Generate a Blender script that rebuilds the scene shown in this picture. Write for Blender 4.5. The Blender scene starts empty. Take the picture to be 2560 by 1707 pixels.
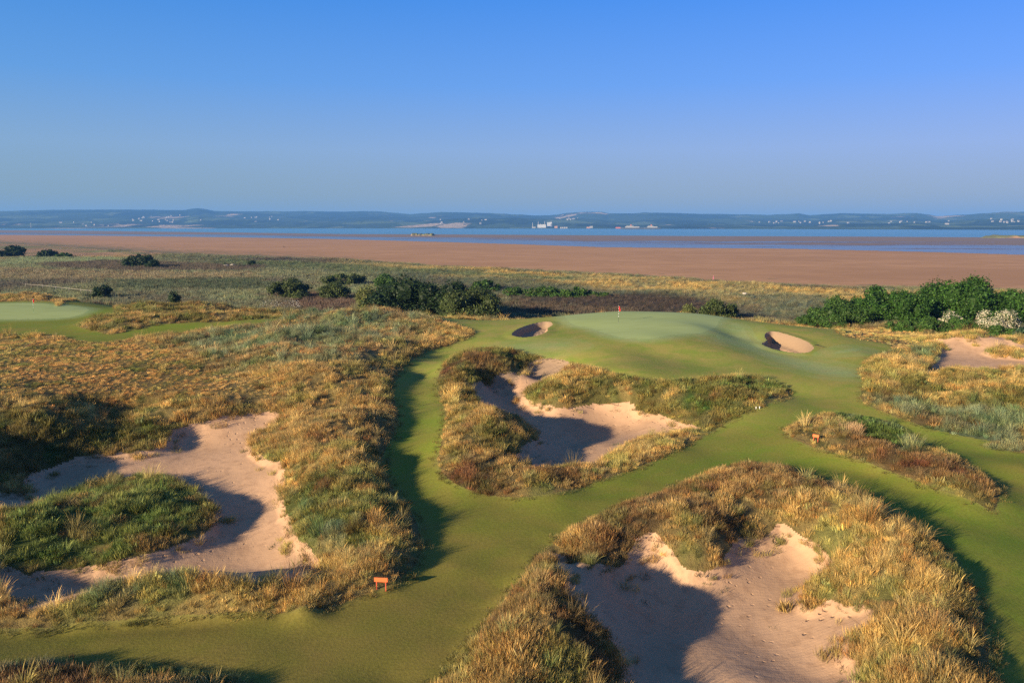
import bpy, math, random
import numpy as np
R = math.radians
rnd = random.Random(7)
rng = np.random.default_rng(11)
sc = bpy.context.scene

# ------------------------------------------------------------------ camera
CAMZ = 17.0
PITCH = 8.27
K = 2560.0 / 2352.0            # traced coordinates are in a 2352 px wide copy
FX = 1991.0
cam_d = bpy.data.cameras.new("camera")
cam = bpy.data.objects.new("camera", cam_d)
sc.collection.objects.link(cam)
cam_d.sensor_width = 36.0
cam_d.lens = 28.0
cam_d.clip_start = 0.5
cam_d.clip_end = 60000
cam.location = (0, 0, CAMZ)
cam.rotation_euler = (R(90 - PITCH), 0, 0)
sc.camera = cam

# ------------------------------------------------------------------ sky, sun, exposure
SUN_EL = 15.0
SUN_AZ = np.array([-0.76, -0.65])           # where the sun stands, seen from above
SUN_AZ = SUN_AZ / np.linalg.norm(SUN_AZ)
world = bpy.data.worlds.new("World")
sc.world = world
world.use_nodes = True
world.cycles.sampling_method = 'NONE'
wn = world.node_tree
wn.nodes.clear()
sky = wn.nodes.new('ShaderNodeTexSky')
sky.sky_type = 'NISHITA'
sky.sun_disc = False
sky.sun_elevation = R(SUN_EL)
sky.sun_rotation = math.atan2(SUN_AZ[0], SUN_AZ[1])
sky.air_density = 1.0
sky.dust_density = 0.3
sky.ozone_density = 3.0
sky.altitude = 0
# the sky pales towards the horizon less than a bare clear-air model says: grade it by height
hsv = wn.nodes.new('ShaderNodeMix'); hsv.data_type = 'RGBA'
hsv.inputs[0].default_value = 0.93
wtc = wn.nodes.new('ShaderNodeTexCoord'); wsep = wn.nodes.new('ShaderNodeSeparateXYZ')
wn.links.new(wtc.outputs['Generated'], wsep.inputs[0])
wra = wn.nodes.new('ShaderNodeValToRGB')
wel = wra.color_ramp.elements
SKY_GAIN = 1 / (.10 * 2.3)
SKY_STOPS = [(0.0, (.24, .31, .37)), (.036, (.27, .35, .44)), (.089, (.25, .39, .70)), (.164, (.115, .33, .87)), (.257, (.045, .255, .85)), (.45, (.035, .15, .47)), (1.0, (.035, .125, .38))]
while len(wel) < len(SKY_STOPS): wel.new(.5)
for e_, (p_, c_) in zip(wel, SKY_STOPS):
    e_.position = p_; e_.color = (*[x_ * SKY_GAIN for x_ in c_], 1)
wn.links.new(wsep.outputs[2], wra.inputs[0])
bg = wn.nodes.new('ShaderNodeBackground')
bg.inputs['Strength'].default_value = 0.10
wo = wn.nodes.new('ShaderNodeOutputWorld')
wn.links.new(sky.outputs[0], hsv.inputs[6])
# a little greener towards the sun's side on the left, lavender on the right
wmr = wn.nodes.new('ShaderNodeMapRange'); wmr.inputs[1].default_value = -.6; wmr.inputs[2].default_value = .6
wn.links.new(wsep.outputs[0], wmr.inputs[0])
wtm = wn.nodes.new('ShaderNodeMix'); wtm.data_type = 'RGBA'
wtm.inputs[6].default_value = (.90, .98, .84, 1); wtm.inputs[7].default_value = (1.19, 1.03, 1.12, 1)
wn.links.new(wmr.outputs[0], wtm.inputs[0])
wmu = wn.nodes.new('ShaderNodeMix'); wmu.data_type = 'RGBA'; wmu.blend_type = 'MULTIPLY'; wmu.inputs[0].default_value = 1.0
wn.links.new(wra.outputs[0], wmu.inputs[6]); wn.links.new(wtm.outputs[2], wmu.inputs[7])
wn.links.new(wmu.outputs[2], hsv.inputs[7])
wn.links.new(hsv.outputs[2], bg.inputs[0])
wn.links.new(bg.outputs[0], wo.inputs[0])

sun_d = bpy.data.lights.new("sun", 'SUN')
sun_d.energy = 5.0
sun_d.angle = R(0.6)
sun_d.color = (1.0, 0.82, 0.57)
sun = bpy.data.objects.new("sun", sun_d)
sc.collection.objects.link(sun)
from mathutils import Vector, Matrix, noise as mnoise
sdir = Vector((SUN_AZ[0] * math.cos(R(SUN_EL)), SUN_AZ[1] * math.cos(R(SUN_EL)), math.sin(R(SUN_EL))))
sun.rotation_euler = sdir.to_track_quat('Z', 'Y').to_euler()
sun.location = (-60, -50, 60)

sc.view_settings.view_transform = 'Standard'
sc.view_settings.look = 'None'
sc.view_settings.exposure = 1.2
sc.view_settings.gamma = 1.0
sc.render.engine = 'CYCLES'
sc.cycles.max_bounces = 4
sc.cycles.diffuse_bounces = 2
sc.cycles.glossy_bounces = 2
sc.cycles.transparent_max_bounces = 4
sc.cycles.volume_bounces = 0
sc.cycles.use_denoising = False
sc.cycles.denoiser = 'OPENIMAGEDENOISE'
sc.cycles.use_adaptive_sampling = False
sc.cycles.adaptive_threshold = 0.015

# ------------------------------------------------------------------ helpers: rays, noise, thin-plate surface
cp, sp = math.cos(R(PITCH)), math.sin(R(PITCH))

def ray(u, v):
    """direction of a traced point, as (x, y, down), unit depth"""
    a = (u * K - 1280.0) / FX
    b = (v * K - 853.5) / FX
    return a, cp - b * sp, sp + b * cp

def at(u, v, z):
    a, y, d = ray(u, v)
    t = (CAMZ - z) / d
    return a * t, y * t

def hash2(ix, iy, seed):
    n = (ix.astype(np.int64) * 374761393 + iy.astype(np.int64) * 668265263 + seed * 974711) & 0x7fffffff
    n = ((n ^ (n >> 13)) * 1274126177) & 0x7fffffff
    n = n ^ (n >> 16)
    return (n & 0xffff) / 65535.0

def vnoise(x, y, s, seed=0):
    x = np.asarray(x) / s + 1000.0; y = np.asarray(y) / s + 1000.0
    ix = np.floor(x); iy = np.floor(y)
    fx = x - ix; fy = y - iy
    fx = fx * fx * fx * (fx * (fx * 6 - 15) + 10); fy = fy * fy * fy * (fy * (fy * 6 - 15) + 10)
    a = hash2(ix, iy, seed); b = hash2(ix + 1, iy, seed)
    c = hash2(ix, iy + 1, seed); d = hash2(ix + 1, iy + 1, seed)
    return (a * (1 - fx) + b * fx) * (1 - fy) + (c * (1 - fx) + d * fx) * fy

def fbm(x, y, s, octs=4, seed=0, gain=0.5):
    t = 0; a = 1.0; w = 0
    ca, sa = 0.8, 0.6
    for o in range(octs):
        t = t + a * vnoise(x, y, s, seed + o * 17); w += a
        x, y = ca * x - sa * y, sa * x + ca * y
        s *= 0.5; a *= gain
    return t / w * 2 - 1

def sstep(a, b, x):
    t = np.clip((x - a) / (b - a), 0, 1)
    return t * t * (3 - 2 * t)

# control points of the ground: traced u, v and the height in metres there
CP = """
0,1480,.2 200,1490,0 500,1460,0 800,1440,0 1000,1400,0 1000,1500,0 700,1540,0 900,1568,-.1 1050,1300,.1 1030,1200,.1
1100,1185,.1 1300,1165,.3 1000,1110,.3 965,1050,.4 965,980,.7 960,920,1.0 965,870,1.4 1020,825,2.0 1080,795,2.8 400,1500,0
1160,1300,0 1100,1380,0 1130,780,3.3 1500,1090,.3 1640,1040,.3 1250,1220,.2 60,1452,.15 150,1445,.05 350,1432,0 550,1422,0 750,1400,0 870,1375,0 950,1330,.05 985,1270,.05 975,1200,.1 950,1140,.15 300,1510,0 150,1510,.1 600,1510,0 850,1500,0 1150,1250,.1 905,1085,.3 925,1010,.6 920,940,.9 600,1568,0 2290,1300,0 2250,1330,.0 2300,1500,0 2150,1215,.1 2050,1155,.2 1950,1105,.25 1850,1065,.35 1600,1065,.3 1480,1115,.3 1380,1150,.25 1300,1200,.2 1220,1270,.1 1140,1370,.05 1080,1450,0 1020,1520,0 2320,1180,.1 2300,1100,.2 2230,1190,.1 2100,1130,.2 2000,1090,.25
1880,925,1.2 1650,850,2.3 1550,835,2.6 1690,812,2.9 1750,850,2.2 1850,885,1.6 1980,810,2.6 2080,850,2.0 1740,1000,.6
2230,800,1.75 2150,805,1.6 2300,830,1.3 2200,776,2.8 2290,770,3.2 2150,842,1.05 2130,790,2.1 2080,800,2.3 1930,757,2.8 2000,767,2.6 2100,779,2.25 2340,785,2.3
2200,900,1.2 2300,950,1.0 2300,1000,.7 2000,1010,.6 2060,900,1.7 2130,960,1.1 2250,870,1.7 2330,860,1.6 2150,880,1.6
2250,1250,.1 2340,1500,0 2300,1400,0 2100,1180,.2 1900,1075,.3 1760,1030,.5 2345,1150,.1 2250,1040,.3 2345,1070,.5
1150,1142,.2 1150,1085,1.0 1060,1095,.9 1250,1105,.9 1350,1085,.6 1450,1060,.5 1530,1030,.6 1330,1112,.3
1400,960,-.7 1300,1040,-.8 1500,975,-.3 1250,1000,-.6 1150,900,.0 1200,960,-.5 1250,1070,-.6 1380,1010,-.7 1311,1079,-.6 1160,930,-.2
1060,1000,1.5 1040,940,1.2 1065,905,1.2 1120,1010,1.6 1180,985,1.3 1100,970,1.5 1170,1040,.6 1080,1050,1.4 1205,1010,.8
1120,825,3.0 1060,850,2.5 1160,825,3.0 1020,875,1.8 1100,868,1.8 1200,832,2.7 1240,818,2.6 1300,828,2.4
1230,872,.7 1190,882,.3 1130,895,.2 1290,850,1.7 1300,880,1.9 1250,890,1.5 1280,912,1.0 1230,935,-.2 1300,955,-.4 1400,880,1.9 1350,905,1.2 1450,890,1.8 1600,890,1.8
1455,945,-.2 1350,938,-.2 1530,925,1.0 1700,882,2.1 1640,905,1.9 1650,955,1.0 1750,900,1.7 1790,905,1.2 1571,975,.1 1600,1000,.4
1700,1090,1.2 1640,1100,.9 1760,1105,1.5 1850,1125,1.4 1787,1196,.3 1850,1230,-.1 1700,1160,1.0 1620,1180,1.3 1900,1290,-.6 1850,1180,1.1
1700,1350,-1.3 1600,1450,-1.2 1700,1540,-.9 1400,1350,-1.0 1450,1510,-1.0 1800,1290,-1.0 1850,1480,-1.2 1500,1400,-1.3 1950,1540,-.8 1800,1400,-1.2 1550,1330,-.95 1330,1310,-.8
1250,1320,1.2 1290,1390,1.5 1230,1420,1.7 1330,1490,.4 1300,1550,.0 1200,1520,.6 1060,1510,.1 1150,1450,1.0 1370,1540,-.4 1340,1440,.4
2150,1330,1.1 2200,1450,1.0 2100,1450,1.4 2050,1250,1.3 1950,1180,1.3 2235,1450,.45 2190,1330,.5 2120,1240,.5 2000,1340,.7 1920,1230,.9 2150,1550,1.2 2240,1550,.5 2000,1430,.2 2080,1540,.9 1990,1390,0
1450,1185,1.0 1560,1150,1.2 1350,1235,.9 1500,1225,.9 1390,1275,.7 1600,1240,.6 1625,1290,-.3 1500,1270,-.3 1440,1290,-.3 1290,1275,.7 1700,1260,-.3
1900,980,1.4 2000,1005,1.6 2100,1055,1.5 2200,1110,1.1 2240,1130,.9 1840,985,.9 2000,1060,.9 2130,1110,.6
850,1150,.9 905,1240,.5 862,1070,.75 800,1050,1.9 780,1200,1.5 820,1300,.7 925,1250,.35 870,1180,.7 700,1130,.6 960,1200,.1 875,1090,.6 880,1320,.45 720,1250,.3
300,1425,.1 600,1410,.1 350,1345,1.4 550,1340,1.3 450,1342,1.4 700,1365,1.1 200,1385,1.0 80,1410,.7 0,1425,.5
600,1300,-.6 400,1295,-.8 200,1330,-.9 600,1150,-.5 250,1065,-.4 50,1140,-.6 30,1350,-.6 550,1230,-.7 500,1040,-.2 590,980,.5 650,955,1.0 430,1010,-.2 350,1055,-.4 740,1310,-.2
350,1150,.7 200,1200,.8 100,1230,.9 420,1185,.5 300,1250,.1 120,1295,-.3 460,1180,.1 0,1230,1.1
200,925,2.6 0,925,3.2 100,940,2.9 350,925,2.3 440,935,1.9 120,1050,0 0,1100,0 250,1010,.5 380,1010,.2 100,990,1.8 0,1010,2.2
500,850,2.7 200,850,3.0 0,850,3.2 700,850,2.6 600,785,4.0 450,800,3.1 250,790,2.9 0,790,2.9 480,748,3.2 600,757,3.5 100,757,2.9 200,762,2.8 300,765,2.9 440,752,3.1 520,745,3.35 600,738,3.6 400,760,2.9 480,737,3.5 560,735,3.6
0,718,3.4 80,717,3.4 180,714,3.4 0,702,3.7 80,702,3.7 180,702,3.6 0,691,3.8 60,692,3.8 130,692,3.8 165,692,3.7 0,745,2.6 100,738,2.7 190,735,2.7 240,705,3.2 30,762,2.8
800,735,4.3 900,725,4.5 1000,730,4.2 1060,740,3.6 850,800,3.6 950,765,3.8 1020,765,3.4 720,790,3.8 650,820,3.4 760,760,4.1
850,850,2.9 800,900,2.3 600,900,2.2 400,885,2.5 870,1000,1.1 750,980,1.8 700,1020,1.5 880,900,1.9 560,930,1.6 500,945,1.5 650,1000,.7 820,960,1.8
400,705,3.4 640,718,3.5 300,730,3.9 350,720,4.0 450,735,3.7 550,740,3.6 520,700,3.4 
1422,740,4.3 1320,735,4.3 1420,715,4.6 1600,720,4.5 1600,748,4.3 1500,773,4.0 1400,765,3.9 1340,755,3.8 1550,768,4.0 1650,745,4.0 1500,730,4.5
1720,740,3.9 1850,750,3.2 1800,750,3.6 1690,775,2.9 1740,797,2.5 1800,822,2.2 1880,846,1.9 1930,780,3.0 1760,770,3.1 2000,790,2.6 1650,765,3.6
1150,750,3.7 1100,755,3.4 1200,795,3.1 1300,795,3.3 1400,810,3.2 1500,815,2.9 1260,735,4.0 1220,755,3.7 1600,800,3.3 1620,840,2.4
"""
cpts = []
# the foot of the rims, level with the mown strips: polylines sampled every 40 traced units, and again a little further out
FEET = [("0,1450,.1 150,1442,.05 300,1428,0 450,1420,0 600,1412,0 720,1402,0 800,1388,0 870,1366,0 925,1338,0 962,1300,0 978,1250,.05 966,1200,.1 944,1160,.12 914,1120,.15 895,1085,.25 890,1050,.35 908,1010,.5 918,970,.7", (6, 32)),
        ("1000,1560,0 1050,1500,0 1090,1450,0 1130,1400,0 1170,1350,0 1210,1300,.05 1245,1262,.1 1300,1220,.15 1350,1190,.2 1400,1163,.22 1470,1138,.25 1540,1112,.28 1600,1088,.3 1650,1068,.3 1700,1058,.32", (-28, -18)),
        ("1780,1064,.4 1900,1098,.3 1980,1132,.25 2050,1172,.2 2110,1206,.15 2165,1246,.1 2210,1295,.05 2242,1345,0 2265,1400,0 2280,1450,0 2290,1500,0 2300,1560,0", (28, -4))]
for line, off in FEET:
    q_ = [tuple(map(float, t_.split(','))) for t_ in line.split()]
    for (a0, b0, c0), (a1, b1, c1) in zip(q_[:-1], q_[1:]):
        n_ = max(1, round(math.hypot(a1 - a0, b1 - b0) / 45))
        for k_ in range(n_):
            f_ = k_ / n_
            for ou, ov in ((0, 0), off):
                cpts.append((*at(a0 + (a1 - a0) * f_ + ou, b0 + (b1 - b0) * f_ + ov, c0 + (c1 - c0) * f_), c0 + (c1 - c0) * f_))
for tok in CP.split():
    u, v, z = map(float, tok.split(','))
    if v > 1000 and z > .6: z = .6 + (z - .6) * .6        # the rims carry half a metre of grass on top
    x, y = at(u, v, z)
    cpts.append((x, y, z))
# ground the picture hides or that lies beside it
for x, y, z in [(-60, 150, -1), (-30, 150, -1), (0, 142, -1), (25, 142, -1), (45, 135, -.6), (70, 145, -.8), (-95, 160, 1.8), (-110, 150, 2.8), (-80, 165, .2),
                (-90, 175, -2), (0, 175, -2.2), (60, 175, -2.2), (110, 150, -.5), (-60, 200, -2.2), (100, 190, -2),
                (-150, 170, -1), (150, 150, 0), (-20, 128, 1.2), (-45, 135, 1.6), (0, 126, 1.8),
                (60, 128, .1), (85, 135, .2), (44, 119, 1.0), (50, 118, .8), (58, 115, .8), (66, 117, .8), (76, 118, .9), (84, 112, 1.5), (-200, 160, -1), (200, 150, -1),
                (-46, 46, 4.9), (-43, 39, 4.2), (-50, 54, 5.2), (-56, 50, 4.6), (-42, 30, 3.0), (-55, 38, 4.2), (-34, 28, 1.2),
                (-75, 60, 3.5), (-85, 100, 3.0), (50, 30, .3), (60, 55, .4), (80, 80, 1.5), (95, 110, 1), (0, 12, 0), (30, 14, 0), (-30, 14, .5),
                (20, 24, 0.6), (10, 25, -1.0), (4.5, 25, -.6), (-5, 24, .8), (-60, 15, 1), (60, 10, 0), (-20, 24, .8), (-12, 25, .3)]:
    cpts.append((x, y, z))
CPT = np.array(cpts)

def tps_k(r2):
    return np.where(r2 > 1e-9, 0.5 * r2 * np.log(r2 + 1e-12), 0)
SCL = 50.0
P = CPT[:, :2] / SCL
dist2 = ((P[:, None, :] - P[None]) ** 2).sum(-1)
N = len(P)
A = np.zeros((N + 3, N + 3))
lam = 4e-4 * np.maximum(CPT[:, 1] / 60.0, .8) ** 2
A[:N, :N] = tps_k(dist2) + np.diag(lam)
A[:N, N] = 1; A[:N, N + 1:] = P
A[N, :N] = 1; A[N + 1:, :N] = P.T
W = np.linalg.solve(A, np.concatenate([CPT[:, 2], [0, 0, 0]]))

def tps(x, y):
    x = np.asarray(x, float).ravel() / SCL; y = np.asarray(y, float).ravel() / SCL
    out = np.empty(x.shape)
    for i in range(0, len(x), 20000):
        a = x[i:i + 20000]; b = y[i:i + 20000]
        r2 = (a[:, None] - P[None, :, 0]) ** 2 + (b[:, None] - P[None, :, 1]) ** 2
        out[i:i + 20000] = tps_k(r2) @ W[:N] + W[N] + W[N + 1] * a + W[N + 2] * b
    return out

# coast lines as distance over azimuth
def coast(pts, z):
    th, rr = [], []
    for u, v in pts:
        x, y = at(u, v, z)
        th.append(math.atan2(x, y)); rr.append(math.log(math.hypot(x, y)))
    return np.array(th), np.array(rr)
BEACH_Z = -4.0
B1 = coast([(-300, 553), (0, 560), (300, 580), (504, 594), (790, 602), (983, 614), (1184, 626), (1453, 636), (1571, 643), (1696, 653), (1831, 660), (1965, 664), (2352, 672), (2700, 685)], BEACH_Z)
B2 = coast([(-300, 536), (0, 539.5), (790, 550), (1117, 559), (1386, 568), (1571, 569.5), (1763, 570.5), (2066, 577), (2352, 585), (2700, 596)], BEACH_Z)
W1 = coast([(-300, 527), (0, 528.5), (336, 532), (781, 537.5), (1571, 542), (2352, 545.5), (2700, 547)], BEACH_Z)

def cr(tab, th):
    return np.exp(np.interp(th, tab[0], tab[1]))

def left_side(th):
    return sstep(.36, .50, -th)
def base_height(x, y):
    """the ground without its small relief"""
    shp = np.shape(x)
    x = np.asarray(x, float).ravel(); y = np.asarray(y, float).ravel()
    r = np.hypot(x, y); th = np.arctan2(x, y)
    z = np.empty(x.shape)
    near = r < 245
    zn = np.full(x.shape, -2.3)
    if near.any():
        zn[near] = tps(x[near], y[near])
    b1 = cr(B1, th)
    d = b1 - r                                             # metres short of the beach
    far = -2.4 + 0.35 * fbm(x, y, 60, 3, 5)
    band = sstep(8, 45, d) * (1 - sstep(90, 150, d))
    far = far + band * (1.0 + 1.5 * fbm(x, y, 22, 4, 8)) * (r < 700)
    far = far + (BEACH_Z - far) * (1 - sstep(-2, 26, d))
    w1 = cr(W1, th)
    far = far - 1.2 * sstep(-30, 80, r - w1)
    w = sstep(150 + 32 * left_side(th), 200 + 32 * left_side(th), r)
    z = zn * (1 - w) + far * w
    return z.reshape(shp)

def pick(u, v, far=400.0):
    """where the ray through a traced point meets the ground"""
    a, yy, d = ray(u, v)
    ts = np.exp(np.linspace(math.log(22), math.log(far), 420))
    zz = base_height(a * ts, yy * ts)
    below = (CAMZ - d * ts) < zz
    if not below.any():
        return a * far, yy * far
    i = int(np.argmax(below))
    lo, hi = ts[max(i - 1, 0)], ts[i]
    for _ in range(12):
        m = 0.5 * (lo + hi)
        if CAMZ - d * m < base_height(np.array([a * m]), np.array([yy * m]))[0]: hi = m
        else: lo = m
    return a * hi, yy * hi

def poly(txt, smooth=True, extra=None):
    pts = [tuple(map(float, t.split(','))) for t in txt.split()]
    P_ = []
    for p in pts:
        P_.append((p[1], p[2]) if len(p) == 3 else pick(*p))      # 0,x,y gives a point in metres
    if not smooth: return np.array(P_)
    out = []
    n = len(P_)
    for i in range(n):
        p0, p1, p2, p3 = (np.array(P_[(i + k) % n]) for k in (-1, 0, 1, 2))
        for t in (0, .25, .5, .75):
            out.append(0.5 * ((2 * p1) + (-p0 + p2) * t + (2 * p0 - 5 * p1 + 4 * p2 - p3) * t * t + (-p0 + 3 * p1 - 3 * p2 + p3) * t ** 3))
    return np.array(out)

def sdist(x, y, pl, margin=4.0):
    """signed distance to a closed outline, positive inside; -margin far away"""
    out = np.full(x.shape, -margin)
    m = (x > pl[:, 0].min() - margin) & (x < pl[:, 0].max() + margin) & (y > pl[:, 1].min() - margin) & (y < pl[:, 1].max() + margin)
    if not m.any(): return out
    px = x[m]; py = y[m]
    best = np.full(px.shape, 1e9); ins = np.zeros(px.shape, bool)
    for i in range(len(pl)):
        ax, ay = pl[i]; bx, by = pl[(i + 1) % len(pl)]
        ex, ey = bx - ax, by - ay
        L = ex * ex + ey * ey + 1e-12
        t = np.clip(((px - ax) * ex + (py - ay) * ey) / L, 0, 1)
        dd = (px - ax - t * ex) ** 2 + (py - ay - t * ey) ** 2
        best = np.minimum(best, dd)
        c = (ay > py) != (by > py)
        if ey != 0:
            ins ^= c & (px < ex * (py - ay) / ey + ax)
    s = np.sqrt(best)
    out[m] = np.maximum(np.where(ins, s, -s), -margin)
    return out

MOWN = poly("0,-42,30 0,1442 150,1434 300,1422 450,1413 600,1406 720,1396 800,1380 870,1358 920,1331 955,1296 970,1250 958,1200 935,1160 905,1120 885,1085 880,1050 900,1010 912,975 908,930 903,890 915,860 945,830 985,808 1040,790 1080,775 1078,757 0,-13,113 0,-8,118 0,0,124 0,14,126 0,24,124 0,34,119 0,45,114 1931,770 2042,792 2032,811 1995,823 1975,850 1980,885 1975,915 2000,935 2050,955 2120,980 2200,1000 2280,1015 2350,1040 0,62,45 0,62,10 0,-42,10")
MOWN_L = poly("0,-104,98 0,-104,139 0,-91,139 0,-86,139 0,-80,138 0,-76,134 249,700 262,711 235,727 175,746 202,757 255,768 289,762 370,746 437,741 540,737 638,733 620,744 550,749 445,764 375,767 305,777 262,786 202,785 134,773 84,770 0,771")
ISL_C = poly("1002,887 1012,850 1042,821 1090,806 1140,803 1190,808 1240,818 1300,829 1350,840 1400,855 1480,868 1560,872 1640,868 1700,862 1750,868 1790,880 1815,895 1800,915 1760,930 1720,945 1680,965 1640,990 1590,1015 1530,1045 1460,1075 1400,1095 1350,1115 1290,1130 1220,1140 1150,1140 1090,1130 1045,1110 1015,1085 1005,1050 1015,1010 1022,975 1020,940 1008,910")
ISL_B = poly("1010,1568 1030,1545 1060,1500 1100,1450 1140,1400 1180,1350 1220,1300 1250,1265 1300,1225 1350,1195 1400,1170 1470,1145 1540,1120 1600,1095 1650,1075 1700,1065 1760,1068 1820,1078 1900,1105 1980,1140 2050,1180 2110,1215 2160,1255 2200,1300 2230,1350 2250,1400 2265,1450 2275,1500 2285,1568 0,17,22 0,14,16 0,-6,16 0,-6,22")
ISL_R = poly("1798,990 1820,974 1860,958 1900,949 1950,951 1990,959 2040,969 2080,986 2120,1010 2180,1040 2230,1070 2270,1100 2296,1130 2290,1160 2277,1172 2236,1151 2168,1129 2090,1100 2011,1070 1940,1048 1876,1030 1830,1012")
ISL_F = poly("0,-30,26 0,-30,18 0,-12,18 0,-9,25 570,1575 520,1552 420,1536 280,1530 120,1530 0,1536")
SAND_B = poly("1262,1275 1293,1331 1311,1372 1356,1417 1401,1462 1424,1500 1424,1538 0,4,24 0,12,24 1966,1556 2007,1533 1980,1511 1944,1493 1949,1457 1994,1448 2016,1421 1989,1394 1944,1390 1904,1376 1868,1394 1841,1380 1854,1349 1877,1322 1917,1291 1895,1268 1850,1240 1814,1214 1787,1200 1755,1228 1697,1241 1675,1262 1643,1309 1602,1313 1562,1295 1535,1259 1500,1222 1469,1236 1447,1262 1442,1288 1410,1302 1343,1291 1302,1280")
SAND_C = poly("1085,893 1130,890 1180,872 1232,862 1295,848 1262,872 1225,888 1203,912 1235,928 1275,938 1320,936 1365,930 1410,930 1455,936 1523,958 1571,972 1608,983 1571,988 1520,996 1478,1005 1430,1025 1410,1040 1383,1061 1365,1073 1311,1078 1230,1071 1185,1057 1200,1030 1228,1012 1226,994 1204,976 1163,958 1123,950 1105,922")
FACE_C = poly("1080,890 1130,876 1180,856 1215,838 1250,824 1290,827 1312,838 1300,848 1262,858 1232,864 1180,874 1130,891 1090,895")
SAND_L = poly("0,-46,47 18,1133 58,1097 135,1068 225,1043 315,1037 382,1022 385,990 450,972 490,962 584,950 640,950 630,972 584,996 578,1025 607,1052 643,1066 656,1102 647,1133 652,1169 674,1205 692,1241 719,1268 742,1286 745,1310 765,1322 674,1332 584,1332 495,1326 405,1322 270,1338 216,1358 157,1380 100,1400 40,1395 0,-27,38 0,-37,38")
ISL_L = poly("0,-45,48 0,1178 90,1156 180,1124 247,1102 324,1092 396,1102 440,1124 472,1151 490,1180 476,1217 427,1241 360,1264 270,1282 180,1300 90,1313 0,1290 0,-42,43")
SAND_G1 = poly("1177,768 1194,756 1228,744 1258,741 1268,747 1256,756 1255,763 1231,773 1201,776 1181,773")
SAND_G2 = poly("1757,774 1764,765 1784,765 1831,779 1858,791 1867,802 1854,811 1824,812 1780,805 1752,793 1762,785")
SAND_R = poly("2116,784 2140,779 2200,776 2250,768 2290,768 2311,777 0,66,99 0,64,93 2330,800 2300,797 2262,803 2275,813 2352,822 0,70,84 2352,843 2301,846 2234,848 2190,848 2150,858 2124,854 2140,830 2163,804 2142,788")
FACE_G = [poly('1176,769 1193,756 1228,743 1258,740 1270,746 1262,752 1245,756 1222,762 1206,771 1190,776'),
          poly('1757,774 1763,764 1784,764 1831,778 1859,790 1869,800 1858,797 1829,787 1800,778 1778,777 1764,786 1752,793')]
SHORTS = [poly('0,-70,82 0,778 200,785 330,792 450,835 560,862 640,900 560,925 400,900 200,900 0,912 0,-60,66'), poly('1850,744 1930,752 2000,763 2090,776 2125,785 2120,800 2040,800 1990,790 1930,772')]
GREEN = poly("1298,727 1305,719 0,8,119.5 0,14,121 0,22,119 0,30,115 1650,735 1643,749 1612,763 1562,766 1486,777 1419,772 1362,753")
GREEN_L = poly("0,-99,112 0,-100,134 0,-90,136 0,-83,136 188,706 192,718 134,730 0,733")

# ------------------------------------------------------------------ the ground grid: a fan of azimuths and distances
rs = [9.0]
while rs[-1] < 13000:
    r_ = rs[-1]
    g = .008 if r_ < 24 else (.0018 if r_ < 60 else .0025 if r_ < 110 else .0034 if r_ < 170 else (.006 if r_ < 500 else .011))
    rs.append(r_ * (1 + g))
RS = np.array(rs)
TH = np.linspace(R(-54), R(50), 1330)
NR, NT = len(RS), len(TH)
RR, TT = np.meshgrid(RS, TH, indexing='ij')
GX = RR * np.sin(TT); GY = RR * np.cos(TT)
GZ = base_height(GX, GY)
nr = int(np.searchsorted(RS, 246))
nx, ny = GX[:nr], GY[:nr]
wob = fbm(nx, ny, 1.6, 3, 31)
wob2 = fbm(nx, ny, 0.5, 2, 77)
S = {}
for k, pl in dict(mown=MOWN, mown_l=MOWN_L, c=ISL_C, b=ISL_B, r=ISL_R, f=ISL_F, l=ISL_L, sb=SAND_B, sc=SAND_C, fc=FACE_C,
                  sl=SAND_L, g1=SAND_G1, g2=SAND_G2, sr=SAND_R, green=GREEN, green_l=GREEN_L).items():
    S[k] = sdist(nx, ny, pl, 9.0)
mown = np.maximum(S['mown'], S['mown_l'])
for k in 'cbrf':
    mown = np.minimum(mown, -S[k])
mown = mown + 0.10 * wob
sand_l = np.minimum(S['sl'], -S['l']) + 0.22 * wob + .08 * wob2
sand_b = S['sb'] + 0.18 * wob + .08 * wob2
sand_c = S['sc'] + 0.16 * wob + .06 * wob2
sand_r = S['sr'] + 0.35 * wob
face_c = S['fc'] + .05 * wob
sand_g1 = S['g1']; sand_g2 = S['g2']
sandy = np.maximum.reduce([sand_l, sand_b, sand_c, sand_r, face_c])
rough = np.minimum(-mown, -sandy)                                  # positive where the long grass grows
short = np.maximum.reduce([sstep(-1.5, 1.5, sdist(nx, ny, pl_) + .6 * wob) for pl_ in SHORTS] + [sstep(1, 4, nx - 40) * sstep(106, 110, ny) * sstep(136, 128, ny)])
dz = np.zeros(nx.shape)
dz += sstep(0, .8, rough) * (0.10 + 0.26 * fbm(nx, ny, 4.5, 4, 3) + 0.08 * fbm(nx, ny, 1.1, 3, 9))
dz += np.clip(sstep(1.0, 4.0, rough), 0, 1) * 0.85 * fbm(nx, ny, 11.0, 3, 41)
rdg = 1 - np.abs(fbm(nx, ny, 17.0, 3, 47)) * 2.4
dz += sstep(1.5, 6.0, np.minimum(rough, 4 + rough * .3)) * 1.0 * (rdg - .45)
dz *= 1 - .85 * short
dz -= 0.28 * sstep(-.25, .55, sandy)
dz += sstep(0, .5, sandy) * (0.022 * fbm(nx, ny, 3.2, 2, 12) + 0.008 * fbm(nx, ny, .35, 2, 14))
dz += sstep(0, 1., mown) * 0.05 * fbm(nx, ny, 9, 2, 21)
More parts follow.
